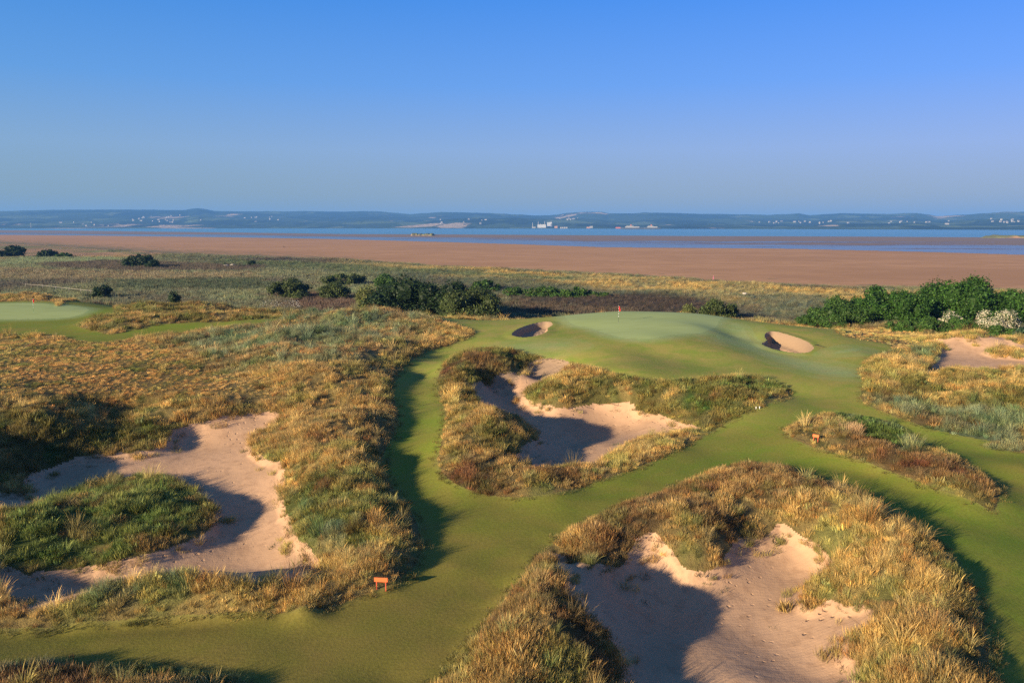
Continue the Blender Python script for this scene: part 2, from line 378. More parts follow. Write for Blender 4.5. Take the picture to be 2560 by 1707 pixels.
# the two sod-faced greenside bunkers are cut into the turf
for sg, dep in ((sand_g1, .75), (sand_g2, 1.25)):
    dz -= dep * sstep(0, .55, sg) + 0.25 * sstep(.6, 2.5, sg)
    dz += .12 * sstep(-1.5, -.05, sg) * (sg < 0)
dz *= 1 - sstep(150 + 32 * left_side(TT[:nr]), 200 + 32 * left_side(TT[:nr]), RR[:nr])
GZ[:nr] += dz
# marsh ground
far = RR > 150
mz = far & (RR < cr(B1, TT))
GZ[mz] += (0.12 * fbm(GX[mz], GY[mz], 6, 3, 4)) * sstep(150, 190, RR[mz])

GROUND, FAIR, PUTT, SB, SCc, SL, SG1, SG2, SR, FACE, MARSH, BEACH, MUD, BED = range(14)
CLS = np.full(GX.shape, GROUND)
cn = CLS[:nr]
cn[mown > 0] = FAIR
cn[np.maximum(S['green'], S['green_l']) > 0] = PUTT
cn[sand_b > 0] = SB; cn[sand_l > 0] = SL; cn[sand_c > 0] = SCc; cn[sand_r > 0] = SR
cn[face_c > 0] = FACE
cn[sand_g1 > 0] = SG1; cn[sand_g2 > 0] = SG2
for pl_, sg in zip(FACE_G, (sand_g1, sand_g2)):
    cn[(sdist(nx, ny, pl_) > 0) & (sg > 0)] = FACE
wobf = 1 + 0.02 * fbm(GX, GY, 30, 4, 55)
r_marsh = 148 + 28 * left_side(TT) + 6 * fbm(GX, GY, 20, 3, 66)
CLS[(RR > r_marsh)] = MARSH
CLS[RR > cr(B1, TT) * wobf] = BEACH
wob3 = 1 + 0.012 * fbm(GX, GY, 220, 3, 56)
CLS[RR > cr(B2, TT) * wob3] = MUD
CLS[RR > cr(W1, TT) * (1 + .03 * fbm(GX, GY, 900, 3, 57))] = BED

def gidx(x, y):
    r = np.hypot(x, y); th = np.arctan2(x, y)
    i = np.clip(np.interp(r, RS, np.arange(NR)), 0, NR - 1.001)
    j = np.clip((th - TH[0]) / (TH[1] - TH[0]), 0, NT - 1.001)
    return i, j
def ground(x, y):
    i, j = gidx(np.atleast_1d(np.asarray(x, float)), np.atleast_1d(np.asarray(y, float)))
    i0 = i.astype(int); j0 = j.astype(int); fi = i - i0; fj = j - j0
    return (GZ[i0, j0] * (1 - fi) + GZ[i0 + 1, j0] * fi) * (1 - fj) + (GZ[i0, j0 + 1] * (1 - fi) + GZ[i0 + 1, j0 + 1] * fi) * fj
def field(F, x, y):
    i, j = gidx(x, y)
    i0 = np.minimum((i + .5).astype(int), F.shape[0] - 1); j0 = (j + .5).astype(int)
    return F[i0, j0]
def g1(x, y): return float(ground(x, y)[0])
#@@COLOURS
# ------------------------------------------------------------------ colour of the growth, in wide natural patches
STRAW = np.array((.41, .305, .105)); GOLD = np.array((.30, .22, .082)); BROWN = np.array((.175, .115, .048))
OLIVE = np.array((.17, .15, .045)); GREENC = np.array((.085, .13, .03)); BLUEG = np.array((.17, .205, .105))
RED = np.array((.13, .055, .03)); PURP = np.array((.092, .086, .064)); REED = np.array((.12, .14, .08)); TAN = np.array((.31, .23, .10))
ZONES = [  # outline, first colour, second colour, share of the second, soft edge
    ("350,800 560,740 700,715 900,720 1000,735 900,800 800,850 650,850 560,845 400,880", BLUEG, TAN, .42, 3.0),
    ("0,775 330,790 480,830 520,900 250,920 0,915", GOLD * np.array((1.12, 1, .9)), OLIVE, .25, 3.0),
    ("560,860 880,850 905,900 905,980 860,1050 700,1060 600,1000", GOLD, STRAW, .3, 2.0),
    ("0,915 200,905 420,915 450,960 300,1010 0,1000", STRAW, OLIVE, .5, 1.0),
    ("0,985 350,960 400,1020 200,1050 0,1100", OLIVE * .9, GREENC, .4, 1.0),
    ("650,1050 880,1040 965,1250 880,1350 740,1330 640,1130", STRAW, OLIVE, .35, 1.0),
    ("690,1150 760,1140 860,1250 830,1300 700,1230", BLUEG, OLIVE, .5, 1.0),
    ("0,1178 180,1120 324,1088 440,1120 492,1180 430,1245 270,1285 90,1316 0,1290", np.array((.145, .185, .045)), GOLD * .9, .38, .6),
    ("0,1380 350,1320 800,1320 880,1350 700,1400 300,1425 0,1440", GOLD, STRAW, .55, .8),
    ("150,1350 350,1310 540,1330 780,1335 700,1365 400,1370 200,1390", BLUEG, STRAW, .5, .5),
    ("0,1520 560,1540 560,1568 0,1568", BLUEG, OLIVE, .4, .6),
    ("1000,890 1012,850 1090,805 1240,818 1200,840 1100,880", BROWN, OLIVE, .55, .8),
    ("1010,905 1100,890 1110,950 1230,1000 1200,1040 1060,1090 1010,1050", STRAW, OLIVE, .45, .8),
    ("1060,960 1180,960 1220,1010 1180,1050 1080,1060", OLIVE, GOLD, .5, .8),
    ("1005,1060 1100,1060 1300,1070 1330,1110 1150,1145 1020,1110", GOLD, BROWN, .5, .8),
    ("1200,840 1400,850 1560,875 1560,960 1400,940 1200,930", STRAW, OLIVE, .5, .8),
    ("1560,870 1790,875 1815,895 1650,985 1560,960", GREENC, OLIVE, .6, 1.0),
    ("1010,1568 1250,1265 1300,1290 1330,1400 1420,1568", GOLD, BROWN, .5, 1.0),
    ("1220,1300 1400,1165 1700,1060 1900,1100 1950,1170 1700,1230 1500,1230 1300,1290", GOLD, BROWN, .65, 1.0),
    ("1780,1170 2000,1150 2200,1300 2290,1568 2000,1568 1850,1300", STRAW, GOLD, .45, 1.5),
    ("2060,1180 2200,1290 2290,1568 2180,1568 2150,1330", OLIVE, STRAW, .6, 1.0),
    ("1798,990 1900,945 2000,960 2060,1000 1960,1050 1870,1030", OLIVE, GOLD, .55, .6),
    ("1930,1000 2050,1010 2200,1060 2290,1130 2277,1174 2100,1105 1960,1055", BROWN, RED, .12, .6),
    ("1900,945 2050,965 2150,1030 2080,1040 1980,1000", BLUEG * .75, GREENC, .45, .6),
    ("1800,995 1880,1025 2010,1065 2240,1150 2220,1155 2000,1080 1850,1030", STRAW, GOLD, .4, .3),
    ("1860,745 1990,765 2130,800 2100,830 2030,790 1930,768", TAN, GOLD, .5, 1.0),
    ("2030,810 2160,800 2140,870 2030,850", STRAW, BLUEG, .5, 1.0),
    ("1980,840 2352,850 2352,960 2150,960 1980,920", STRAW * .9, OLIVE, .45, 2.0),
    ("1980,915 2352,960 2352,1045 2120,985", BROWN, BLUEG, .5, 1.5),
    ("180,760 300,700 640,690 700,730 560,745 300,775", GOLD, OLIVE, .5, 2.0),
    ("2080,985 2200,1000 2250,1015 2120,975", GREENC, BLUEG, .5, .6),
]
def colour_at(x, y, r, th):
    """base colour of the grass at each point, from broad patches and noise"""
    x0_ = x; n1 = fbm(x, y, 11, 4, 101); n2 = fbm(x, y, 3.2, 3, 102); n3 = fbm(x, y, 1.0, 2, 103)
    m = sstep(-.35, .35, n1 + .6 * n2)[..., None]
    c = STRAW * .9 * m + GOLD * (1 - m)
    for (pl, a, b, sh, soft) in ZP:
        s = sdist(x, y, pl, 6.0)
        w = sstep(-soft, soft, s + .8 * soft * n2)[..., None]
        t = sstep(-.25, .25, .9 * n2 + .5 * n3 + .35 * n1 + (sh - .5) * 1.1)[..., None]
        c = c * (1 - w) + (a * (1 - t) + b * t) * w
    rd = sstep(.55, .7, fbm(x, y, 3.0, 3, 140) + .25 * fbm(x, y, 20, 2, 141))[..., None] * (r < 150)[..., None] * .7
    c = c * (1 - rd) + RED * rd
    gr = sstep(.0, .45, fbm(x, y, 1.9, 3, 145) + .35 * n1)[..., None] * .55      # greener clumps everywhere
    c = c * (1 - gr) + (c * np.array((.50, .78, .62)) + np.array((.015, .03, .005))) * gr
    # marsh
    b1 = cr(B1, th); d = b1 - r
    mm = sstep(142, 158, r - 28 * left_side(th) + 4 * n2)[..., None]
    q = fbm(x, y, 45, 3, 120); q2 = fbm(x, y, 14, 3, 121)
    t = sstep(-.3, .35, q + .4 * q2)[..., None]
    cm = PURP * (1 - t) + REED * t
    t2 = sstep(.0, .5, fbm(x, y, 60, 3, 122) + sstep(250, 420, r) * .5)[..., None]
    cm = cm * (1 - .6 * t2) + np.array((.155, .185, .095)) * .6 * t2
    # tan dunes before the beach and green strip at its edge
    dn = (sstep(30, 50, d + 10 * q2) * (1 - sstep(85, 120, d + 30 * q)) * sstep(-.26, -.10, th))[..., None]
    tn = sstep(-.3, .3, q2 + .6 * n1)[..., None]
    cm = cm * (1 - dn) + (STRAW * 1.0 * (1 - tn) + np.array((.26, .23, .10)) * tn) * dn
    ge = (1 - sstep(18, 34, d + 8 * q2))[..., None]
    cm = cm * (1 - ge) + np.array((.15, .18, .085)) * ge
    lf = (sstep(480, 620, r) * (th < -.1))[..., None]
    tl = sstep(-.2, .3, fbm(x, y, 50, 3, 130) + .5 * q2)[..., None]
    cm = cm * (1 - lf) + (np.array((.21, .20, .085)) * tl + np.array((.36, .22, .12)) * (1 - tl)) * lf
    for mz_, col_ in MZ:
        w = sstep(-6, 5, sdist(x, y, mz_, 12.0) + 7 * q2)[..., None]
        cm = cm * (1 - w) + np.array(col_) * w
    c = c * (1 - mm) + cm * mm
    return c
MARSH_Z = [("0,594 250,592 330,602 240,612 100,606 0,610", (.15, .19, .10)), ("100,606 250,600 420,604 640,612 560,622 300,625 120,618", (.085, .072, .052)),
    ("0,618 300,625 600,628 600,645 300,645 0,640", (.17, .15, .09)), ("250,645 600,640 640,665 420,668 250,660", (.065, .085, .048)),
    ("640,662 870,690 900,725 640,705", (.095, .068, .05)), ("1140,680 1500,683 1720,705 1500,722 1140,722", (.072, .058, .042)),
    ("1700,690 1900,692 1960,715 1850,735 1700,722", (.14, .155, .09)), ("500,600 900,618 1300,642 1300,650 900,628 500,608", (.12, .15, .07))]
MZ = [(np.array([at(*map(float, t_.split(',')), -2.2) for t_ in o_.split()]), c_) for o_, c_ in MARSH_Z]
ZP = [(poly(o, False), a, b, sh, so) for (o, a, b, sh, so) in ZONES]
nm = int(np.searchsorted(RS, 1700))
GC = np.zeros(GX.shape + (4,)); GC[..., 3] = 1
GC[:nm, :, :3] = colour_at(GX[:nm], GY[:nm], RR[:nm], TT[:nm])

# ------------------------------------------------------------------ materials
def mat(name):
    m = bpy.data.materials.new(name); m.use_nodes = True
    nt = m.node_tree; nt.nodes.clear()
    return m, nt, nt.nodes, nt.links
def nd(nt, t, **kw):
    n = nt.nodes.new(t)
    for k, v in kw.items():
        if k in ('inp',):
            for a, b in v.items(): n.inputs[a].default_value = b
        else: setattr(n, k, v)
    return n
def noise_n(nt, scale, detail=4, rough=.55, vec=None, dist=0):
    n = nd(nt, 'ShaderNodeTexNoise'); n.inputs['Scale'].default_value = scale
    n.inputs['Detail'].default_value = detail; n.inputs['Roughness'].default_value = rough
    n.inputs['Distortion'].default_value = dist
    if vec is not None: nt.links.new(vec, n.inputs['Vector'])
    return n
def ramp(nt, fac, stops):
    n = nd(nt, 'ShaderNodeValToRGB')
    el = n.color_ramp.elements
    while len(el) < len(stops): el.new(.5)
    for e, (p, c) in zip(el, stops):
        e.position = p; e.color = c if len(c) == 4 else (*c, 1)
    nt.links.new(fac, n.inputs[0])
    return n
def mix(nt, fac, a, b, mode='MIX'):
    n = nd(nt, 'ShaderNodeMix', data_type='RGBA', blend_type=mode)
    for s, v in ((0, fac), (6, a), (7, b)):
        if isinstance(v, (int, float)): n.inputs[s].default_value = v
        elif isinstance(v, tuple): n.inputs[s].default_value = v if len(v) == 4 else (*v, 1)
        else: nt.links.new(v, n.inputs[s])
    return n.outputs[2]
def mathn(nt, op, a, b=None, c=None):
    n = nd(nt, 'ShaderNodeMath', operation=op)
    for i, v in enumerate((a, b, c)):
        if v is None: continue
        if isinstance(v, (int, float)): n.inputs[i].default_value = v
        else: nt.links.new(v, n.inputs[i])
    return n.outputs[0]
def finish(nt, col, rough=.9, bump=None, bdist=.05, bstr=1.0, spec=.2, metal=0, normal=None):
    b = nd(nt, 'ShaderNodeBsdfPrincipled'); o = nd(nt, 'ShaderNodeOutputMaterial')
    if isinstance(col, tuple): b.inputs['Base Color'].default_value = (*col, 1) if len(col) == 3 else col
    else: nt.links.new(col, b.inputs['Base Color'])
    if isinstance(rough, (int, float)): b.inputs['Roughness'].default_value = rough
    else: nt.links.new(rough, b.inputs['Roughness'])
    b.inputs['Specular IOR Level'].default_value = spec
    b.inputs['Metallic'].default_value = metal
    if bump is not None:
        bn = nd(nt, 'ShaderNodeBump'); bn.inputs['Distance'].default_value = bdist; bn.inputs['Strength'].default_value = bstr
        nt.links.new(bump, bn.inputs['Height']); nt.links.new(bn.outputs[0], b.inputs['Normal'])
    nt.links.new(b.outputs[0], o.inputs[0])
    return b
def objco(nt):
    return nd(nt, 'ShaderNodeTexCoord').outputs['Object']
def scaled(nt, vec, s, rot=(0, 0, 0)):
    m = nd(nt, 'ShaderNodeMapping'); m.inputs['Scale'].default_value = s; m.inputs['Rotation'].default_value = rot
    nt.links.new(vec, m.inputs['Vector']); return m.outputs[0]

def m_plain(name, col, rough=.6, var=.15, scale=6.0, spec=.3, bdist=.004):
    m, nt, n, l = mat(name); co = objco(nt)
    t = noise_n(nt, scale, 4, .6, co)
    c = mix(nt, t.outputs[0], tuple(x * (1 - var) for x in col), tuple(min(1, x * (1 + var)) for x in col))
    finish(nt, c, rough, t.outputs[0], bdist, .5, spec)
    return m

def m_fairway():
    m, nt, n, l = mat("mown fairway grass"); co = objco(nt)
    a = noise_n(nt, .09, 4, .6, co); b = noise_n(nt, .45, 4, .6, co, .5); f = noise_n(nt, 7.0, 4, .75, co); g = noise_n(nt, 26., 2, .6, co)
    c = ramp(nt, a.outputs[0], [(.36, (.145, .212, .022)), (.52, (.180, .205, .026)), (.64, (.225, .185, .036))]).outputs[0]
    c2 = ramp(nt, b.outputs[0], [(.35, (.135, .210, .018)), (.66, (.225, .195, .038))]).outputs[0]
    c = mix(nt, .45, c, c2)
    # better watered turf on the apron and the approach to the green
    vd = nd(nt, 'ShaderNodeVectorMath', operation='DISTANCE'); l.new(scaled(nt, co, (.8, 1, 0)), vd.inputs[0]); vd.inputs[1].default_value = (14, 104, 0)
    mr = nd(nt, 'ShaderNodeMapRange', interpolation_type='SMOOTHSTEP'); l.new(mathn(nt, 'MULTIPLY_ADD', a.outputs[0], 16, vd.outputs['Value']), mr.inputs[0]); mr.inputs[1].default_value = 30; mr.inputs[2].default_value = 62; mr.inputs[3].default_value = 1; mr.inputs[4].default_value = 0
    ap = ramp(nt, b.outputs[0], [(.35, (.225, .275, .045)), (.66, (.34, .285, .075))]).outputs[0]
    c = mix(nt, mathn(nt, 'MULTIPLY', mr.outputs[0], .85), c, ap)
    v2 = nd(nt, 'ShaderNodeVectorMath', operation='DISTANCE'); l.new(scaled(nt, co, (1, 1, 0)), v2.inputs[0]); v2.inputs[1].default_value = (-8, 28, 0)
    m2 = nd(nt, 'ShaderNodeMapRange', interpolation_type='SMOOTHSTEP'); l.new(mathn(nt, 'MULTIPLY_ADD', a.outputs[0], 30, v2.outputs['Value']), m2.inputs[0]); m2.inputs[1].default_value = 18; m2.inputs[2].default_value = 48; m2.inputs[3].default_value = .85; m2.inputs[4].default_value = 0
    c = mix(nt, m2.outputs[0], c, mix(nt, b.outputs[0], (.165, .155, .024), (.235, .165, .045)))
    ed = nd(nt, 'ShaderNodeAttribute', attribute_name='rim')
    c = mix(nt, mathn(nt, 'MULTIPLY', ed.outputs['Fac'], mathn(nt, 'MULTIPLY_ADD', b.outputs[0], 1.4, -.1)), c, (.22, .20, .06))
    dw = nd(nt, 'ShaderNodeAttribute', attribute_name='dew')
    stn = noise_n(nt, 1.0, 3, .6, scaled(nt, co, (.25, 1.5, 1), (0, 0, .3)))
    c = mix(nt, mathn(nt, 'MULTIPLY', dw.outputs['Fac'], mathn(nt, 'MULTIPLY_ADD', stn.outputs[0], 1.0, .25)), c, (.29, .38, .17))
    sp_ = mathn(nt, 'MULTIPLY_ADD', f.outputs[0], 1.15, .36)
    v = nd(nt, 'ShaderNodeCombineColor'); [l.new(sp_, v.inputs[i]) for i in range(3)]
    c = mix(nt, 1.0, c, v.outputs[0], 'MULTIPLY')
    br = ramp(nt, g.outputs[0], [(.52, (0, 0, 0)), (.72, (1, 1, 1))])
    c = mix(nt, mathn(nt, 'MULTIPLY', br.outputs[0], .35), c, (.26, .15, .06))
    h = mathn(nt, 'MULTIPLY_ADD', g.outputs[0], .5, f.outputs[0])
    finish(nt, c, .9, h, .03, .6, .06)
    return m
def m_green():
    m, nt, n, l = mat("dewy putting green turf"); co = objco(nt)
    a = noise_n(nt, .12, 4, .6, co); st = noise_n(nt, 1.0, 3, .6, scaled(nt, co, (.22, 1.6, 1), (0, 0, .15)))
    c = ramp(nt, a.outputs[0], [(.35, (.29, .36, .145)), (.6, (.32, .385, .17))]).outputs[0]
    c = mix(nt, ramp(nt, st.outputs[0], [(.55, (0, 0, 0)), (.75, (1, 1, 1))]).outputs[0], c, (.17, .20, .07))
    f = noise_n(nt, 9, 3, .7, co)
    c = mix(nt, f.outputs[0], c, (.30, .35, .10))
    finish(nt, c, .8, f.outputs[0], .01, .4, .15)
    return m
def m_sand(name, base=(.49, .305, .18), wet=(.34, .205, .12), steps=1.0):
    m, nt, n, l = mat(name); co = objco(nt)
    a = noise_n(nt, .16, 4, .6, co); b = noise_n(nt, 1.3, 5, .65, co); f = noise_n(nt, 14, 3, .7, co)
    c = mix(nt, ramp(nt, a.outputs[0], [(.42, (0, 0, 0)), (.62, (1, 1, 1))]).outputs[0], base, tuple(x * .84 for x in base))
    c = mix(nt, ramp(nt, b.outputs[0], [(.50, (0, 0, 0)), (.74, (1, 1, 1))]).outputs[0], c, wet)
    sp_ = nd(nt, 'ShaderNodeTexVoronoi'); sp_.inputs['Scale'].default_value = 2.0; sp_.inputs['Randomness'].default_value = 1
    wv = nd(nt, 'ShaderNodeVectorMath', operation='MULTIPLY_ADD'); l.new(noise_n(nt, 2.5, 3, .6, co).outputs['Color'], wv.inputs[0]); wv.inputs[1].default_value = (.35, .35, .35); l.new(co, wv.inputs[2])
    l.new(wv.outputs[0], sp_.inputs['Vector'])
    trail = noise_n(nt, .35, 3, .5, scaled(nt, co, (1, .35, 1), (0, 0, .5)), .8)
    foot = ramp(nt, sp_.outputs['Distance'], [(.10, (0, 0, 0)), (.24, (1, 1, 1))])
    mask = ramp(nt, trail.outputs[0], [(.47, (0, 0, 0)), (.55, (1, 1, 1))])
    footm = mathn(nt, 'MULTIPLY', mathn(nt, 'SUBTRACT', 1.0, foot.outputs[0]), mask.outputs[0])
    fsep = nd(nt, 'ShaderNodeSeparateColor'); l.new(sp_.outputs['Color'], fsep.inputs[0])
    footm = mathn(nt, 'MULTIPLY', footm, fsep.outputs[0])
    rk = nd(nt, 'ShaderNodeTexWave', wave_type='RINGS'); rk.inputs['Scale'].default_value = 1.3; rk.inputs['Distortion'].default_value = 6; rk.inputs['Detail'].default_value = 3; rk.inputs['Detail Scale'].default_value = .5
    l.new(scaled(nt, co, (1, 1, 0)), rk.inputs['Vector'])
    h = mathn(nt, 'MULTIPLY_ADD', rk.outputs['Fac'], .05, mathn(nt, 'MULTIPLY_ADD', f.outputs[0], .35, mathn(nt, 'MULTIPLY', b.outputs[0], .45)))
    h = mathn(nt, 'SUBTRACT', h, mathn(nt, 'MULTIPLY', footm, 1.7 * steps))
    finish(nt, c, .95, h, .05, 1.0, .1)
    return m
def m_growth(name, amt=1.0):
    m, nt, n, l = mat(name); co = objco(nt)
    at_ = nd(nt, 'ShaderNodeVertexColor', layer_name='tint')
    a = noise_n(nt, 2.2, 5, .7, co); b = noise_n(nt, 14, 4, .7, co)
    k = mathn(nt, 'MULTIPLY_ADD', a.outputs[0], .7, mathn(nt, 'MULTIPLY_ADD', b.outputs[0], .5, .0))
    v = nd(nt, 'ShaderNodeCombineColor'); [l.new(k, v.inputs[i]) for i in range(3)]
    c = mix(nt, 1.0, at_.outputs[0], v.outputs[0], 'MULTIPLY')
    h = mathn(nt, 'MULTIPLY_ADD', b.outputs[0], .5, a.outputs[0])
    finish(nt, c, .95, h, .25 * amt, 1.0, .1)
    return m
def m_face():
    m, nt, n, l = mat("stacked sod"); co = objco(nt)
    w = nd(nt, 'ShaderNodeTexWave', bands_direction='Z'); w.inputs['Scale'].default_value = 3.2; w.inputs['Distortion'].default_value = 2.5; w.inputs['Detail'].default_value = 3
    l.new(co, w.inputs['Vector'])
    b = noise_n(nt, 5, 4, .7, co)
    c = mix(nt, w.outputs['Fac'], (.19, .13, .08), (.42, .29, .185))
    c = mix(nt, b.outputs[0], c, (.32, .215, .135))
    finish(nt, c, .95, w.outputs['Fac'], .03, 1.0, .1)
    return m
def m_marsh():
    m, nt, n, l = mat("marsh growth"); co = objco(nt)
    at_ = nd(nt, 'ShaderNodeVertexColor', layer_name='tint')
    a = noise_n(nt, .9, 5, .75, co); b = noise_n(nt, .12, 4, .6, scaled(nt, co, (.5, 1, 1)))
    k = mathn(nt, 'MULTIPLY_ADD', a.outputs[0], 1.0, mathn(nt, 'MULTIPLY_ADD', b.outputs[0], .7, .05))
    v = nd(nt, 'ShaderNodeCombineColor'); [l.new(k, v.inputs[i]) for i in range(3)]
    c = mix(nt, 1.0, at_.outputs[0], v.outputs[0], 'MULTIPLY')
    finish(nt, c, .95, a.outputs[0], .6, 1.0, .05)
    return m
def m_beach():
    m, nt, n, l = mat("red brown tidal sand"); co = objco(nt)
    a = noise_n(nt, .012, 5, .6, scaled(nt, co, (.45, 1, 1), (0, 0, -.35))); b = noise_n(nt, .12, 6, .7, scaled(nt, co, (.4, 1, 1), (0, 0, -.35))); f = noise_n(nt, .9, 4, .7, co)
    c = ramp(nt, a.outputs[0], [(.35, (.39, .205, .090)), (.55, (.49, .265, .122)), (.7, (.44, .235, .105))]).outputs[0]
    c = mix(nt, ramp(nt, b.outputs[0], [(.35, (1, 1, 1)), (.6, (0, 0, 0))]).outputs[0], c, (.36, .19, .085))
    # weed lying near its landward edge
    at_ = nd(nt, 'ShaderNodeAttribute', attribute_name='edge')
    g = noise_n(nt, .22, 5, .7, scaled(nt, co, (.4, 1, 1), (0, 0, -.3)))
    mk = mathn(nt, 'GREATER_THAN', mathn(nt, 'MULTIPLY_ADD', at_.outputs['Fac'], .30, g.outputs[0]), .70)
    c = mix(nt, mk, c, (.13, .12, .055))
    finish(nt, c, .9, mathn(nt, 'MULTIPLY_ADD', f.outputs[0], .3, b.outputs[0]), .12, 1.0, .15)
    return m
def m_mud():
    m, nt, n, l = mat("wet tidal mud"); co = objco(nt)
    a = noise_n(nt, .0032, 6, .65, scaled(nt, co, (.35, 1.3, 1), (0, 0, -.12))); b = noise_n(nt, .03, 5, .7, scaled(nt, co, (.3, 1.4, 1), (0, 0, -.1)))
    wetat = nd(nt, 'ShaderNodeAttribute', attribute_name='edge')
    w = mathn(nt, 'ADD', mathn(nt, 'MULTIPLY_ADD', b.outputs[0], 1.1, mathn(nt, 'MULTIPLY', a.outputs[0], 1.4)), mathn(nt, 'MULTIPLY', wetat.outputs['Fac'], .62))
    wf = ramp(nt, w, [(.50, (0, 0, 0)), (.62, (1, 1, 1))]); w2 = mathn(nt, 'SUBTRACT', w, .95); l.new(w2, wf.inputs[0])
    c = mix(nt, b.outputs[0], (.13, .085, .06), (.24, .15, .105))
    c = mix(nt, wf.outputs[0], c, (.10, .08, .08))
    ro = mathn(nt, 'MULTIPLY_ADD', wf.outputs[0], -.68, .9)
    finish(nt, c, ro, b.outputs[0], .12, .3, .5)
    return m
def m_water():
    m, nt, n, l = mat("estuary water"); co = objco(nt)
    a = noise_n(nt, .04, 6, .6, scaled(nt, co, (.5, 1, 1))); b = noise_n(nt, .0011, 4, .6, scaled(nt, co, (.2, 1.5, 1)))
    c = mix(nt, b.outputs[0], (.04, .17, .21), (.07, .23, .29))
    finish(nt, c, mathn(nt, 'MULTIPLY_ADD', b.outputs[0], .3, .12), a.outputs[0], 1.2, .35, .5)
    return m
def m_hills():
    m, nt, n, l = mat("farmland and woods"); co = objco(nt)
    v = nd(nt, 'ShaderNodeTexVoronoi'); v.inputs['Scale'].default_value = 1 / 330.; l.new(scaled(nt, co, (1, .6, 0)), v.inputs['Vector'])
    s = nd(nt, 'ShaderNodeSeparateColor'); l.new(v.outputs['Color'], s.inputs[0])
    c = ramp(nt, s.outputs[0], [(0, (.05, .075, .035)), (.28, (.10, .13, .055)), (.5, (.035, .055, .03)), (.64, (.12, .14, .07)), (.76, (.46, .33, .20)), (.86, (.04, .06, .035))])
    c.color_ramp.interpolation = 'CONSTANT'
    w = noise_n(nt, 1 / 700., 6, .68, scaled(nt, co, (1, .5, 1)))
    wd = ramp(nt, w.outputs[0], [(.49, (0, 0, 0)), (.53, (1, 1, 1))])
    cc = mix(nt, wd.outputs[0], c.outputs[0], (.008, .018, .012))
    e = nd(nt, 'ShaderNodeTexVoronoi', feature='DISTANCE_TO_EDGE'); e.inputs['Scale'].default_value = 1 / 330.; l.new(scaled(nt, co, (1, .6, 0)), e.inputs['Vector'])
    hd = mathn(nt, 'LESS_THAN', e.outputs['Distance'], .05)
    cc = mix(nt, mathn(nt, 'MULTIPLY', hd, .8), cc, (.025, .045, .02))
    f = noise_n(nt, 1 / 60., 4, .7, co)
    finish(nt, cc, .95, f.outputs[0], 14, 1.0, .05)
    return m

# ------------------------------------------------------------------ mesh builders
def mesh_np(name, co, quads, mats=None, smooth=True, cols=None, fl=None):
    me = bpy.data.meshes.new(name)
    co = np.ascontiguousarray(co, np.float32); quads = np.ascontiguousarray(quads, np.int32)
    me.vertices.add(len(co)); me.vertices.foreach_set('co', co.ravel())
    nf, k = quads.shape
    me.loops.add(nf * k); me.loops.foreach_set('vertex_index', quads.ravel())
    me.polygons.add(nf); me.polygons.foreach_set('loop_start', np.arange(0, nf * k, k, dtype=np.int32))
    me.polygons.foreach_set('loop_total', np.full(nf, k, np.int32))
    me.polygons.foreach_set('use_smooth', np.full(nf, smooth))
    if cols is not None:
        a = me.color_attributes.new('tint', 'FLOAT_COLOR', 'POINT'); a.data.foreach_set('color', np.ascontiguousarray(cols, np.float32).ravel())
    if fl is not None:
        for k_, v in fl.items():
            a = me.attributes.new(k_, 'FLOAT', 'POINT'); a.data.foreach_set('value', np.ascontiguousarray(v, np.float32).ravel())
    me.update(calc_edges=True)
    if mats: me.materials.append(mats)
    return me
def link(name, me, parent=None, **props):
    o = bpy.data.objects.new(name, me); sc.collection.objects.link(o)
    if parent is not None: o.parent = parent
    for k, v in props.items(): o[k] = v
    return o
def empty(name, loc, label, cat, group=None, rz=0):
    o = bpy.data.objects.new(name, None); sc.collection.objects.link(o)
    o.location = loc; o.rotation_euler = (0, 0, rz); o.empty_display_size = .3
    o['label'] = label; o['category'] = cat
    if group: o['group'] = group
    return o

# ground pieces: one sheet, cut where the surface changes
fc = np.maximum.reduce([CLS[:-1, :-1], CLS[1:, :-1], CLS[:-1, 1:], CLS[1:, 1:]])
idx = np.arange(NR * NT).reshape(NR, NT)
quads = np.stack([idx[:-1, :-1], idx[:-1, 1:], idx[1:, 1:], idx[1:, :-1]], -1).reshape(-1, 4)
fcf = fc.reshape(-1)
ALL = np.stack([GX.ravel(), GY.ravel(), GZ.ravel()], -1)
COLS = GC.reshape(-1, 4)
edge = np.zeros(GX.shape)
edge = np.where(CLS == BEACH, np.exp(-(RR - cr(B1, TT)) / (20 + .35 * cr(B1, TT) * sstep(.05, .40, -TT))) + .25 * (RR > cr(B2, TT) * .98), edge)
edge = np.where(CLS == MUD, np.clip(1 - (RR - cr(B2, TT)) / ((cr(W1, TT) - cr(B2, TT)) * .55), 0, 1), edge)
EDGE = edge.ravel()
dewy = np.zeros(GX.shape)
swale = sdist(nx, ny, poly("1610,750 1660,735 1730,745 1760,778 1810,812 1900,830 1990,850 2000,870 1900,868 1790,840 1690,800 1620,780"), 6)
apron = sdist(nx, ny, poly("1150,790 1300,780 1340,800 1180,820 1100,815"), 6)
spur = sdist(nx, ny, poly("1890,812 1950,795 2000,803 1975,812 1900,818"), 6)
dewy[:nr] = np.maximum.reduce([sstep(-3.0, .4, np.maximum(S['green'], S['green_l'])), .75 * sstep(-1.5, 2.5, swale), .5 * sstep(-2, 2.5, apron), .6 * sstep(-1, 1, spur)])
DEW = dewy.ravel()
rimm = np.zeros(GX.shape); rimm[:nr] = np.exp(-np.maximum(mown, 0) / .18); RIM = rimm.ravel()
sand_m = m_sand("bunker sand")
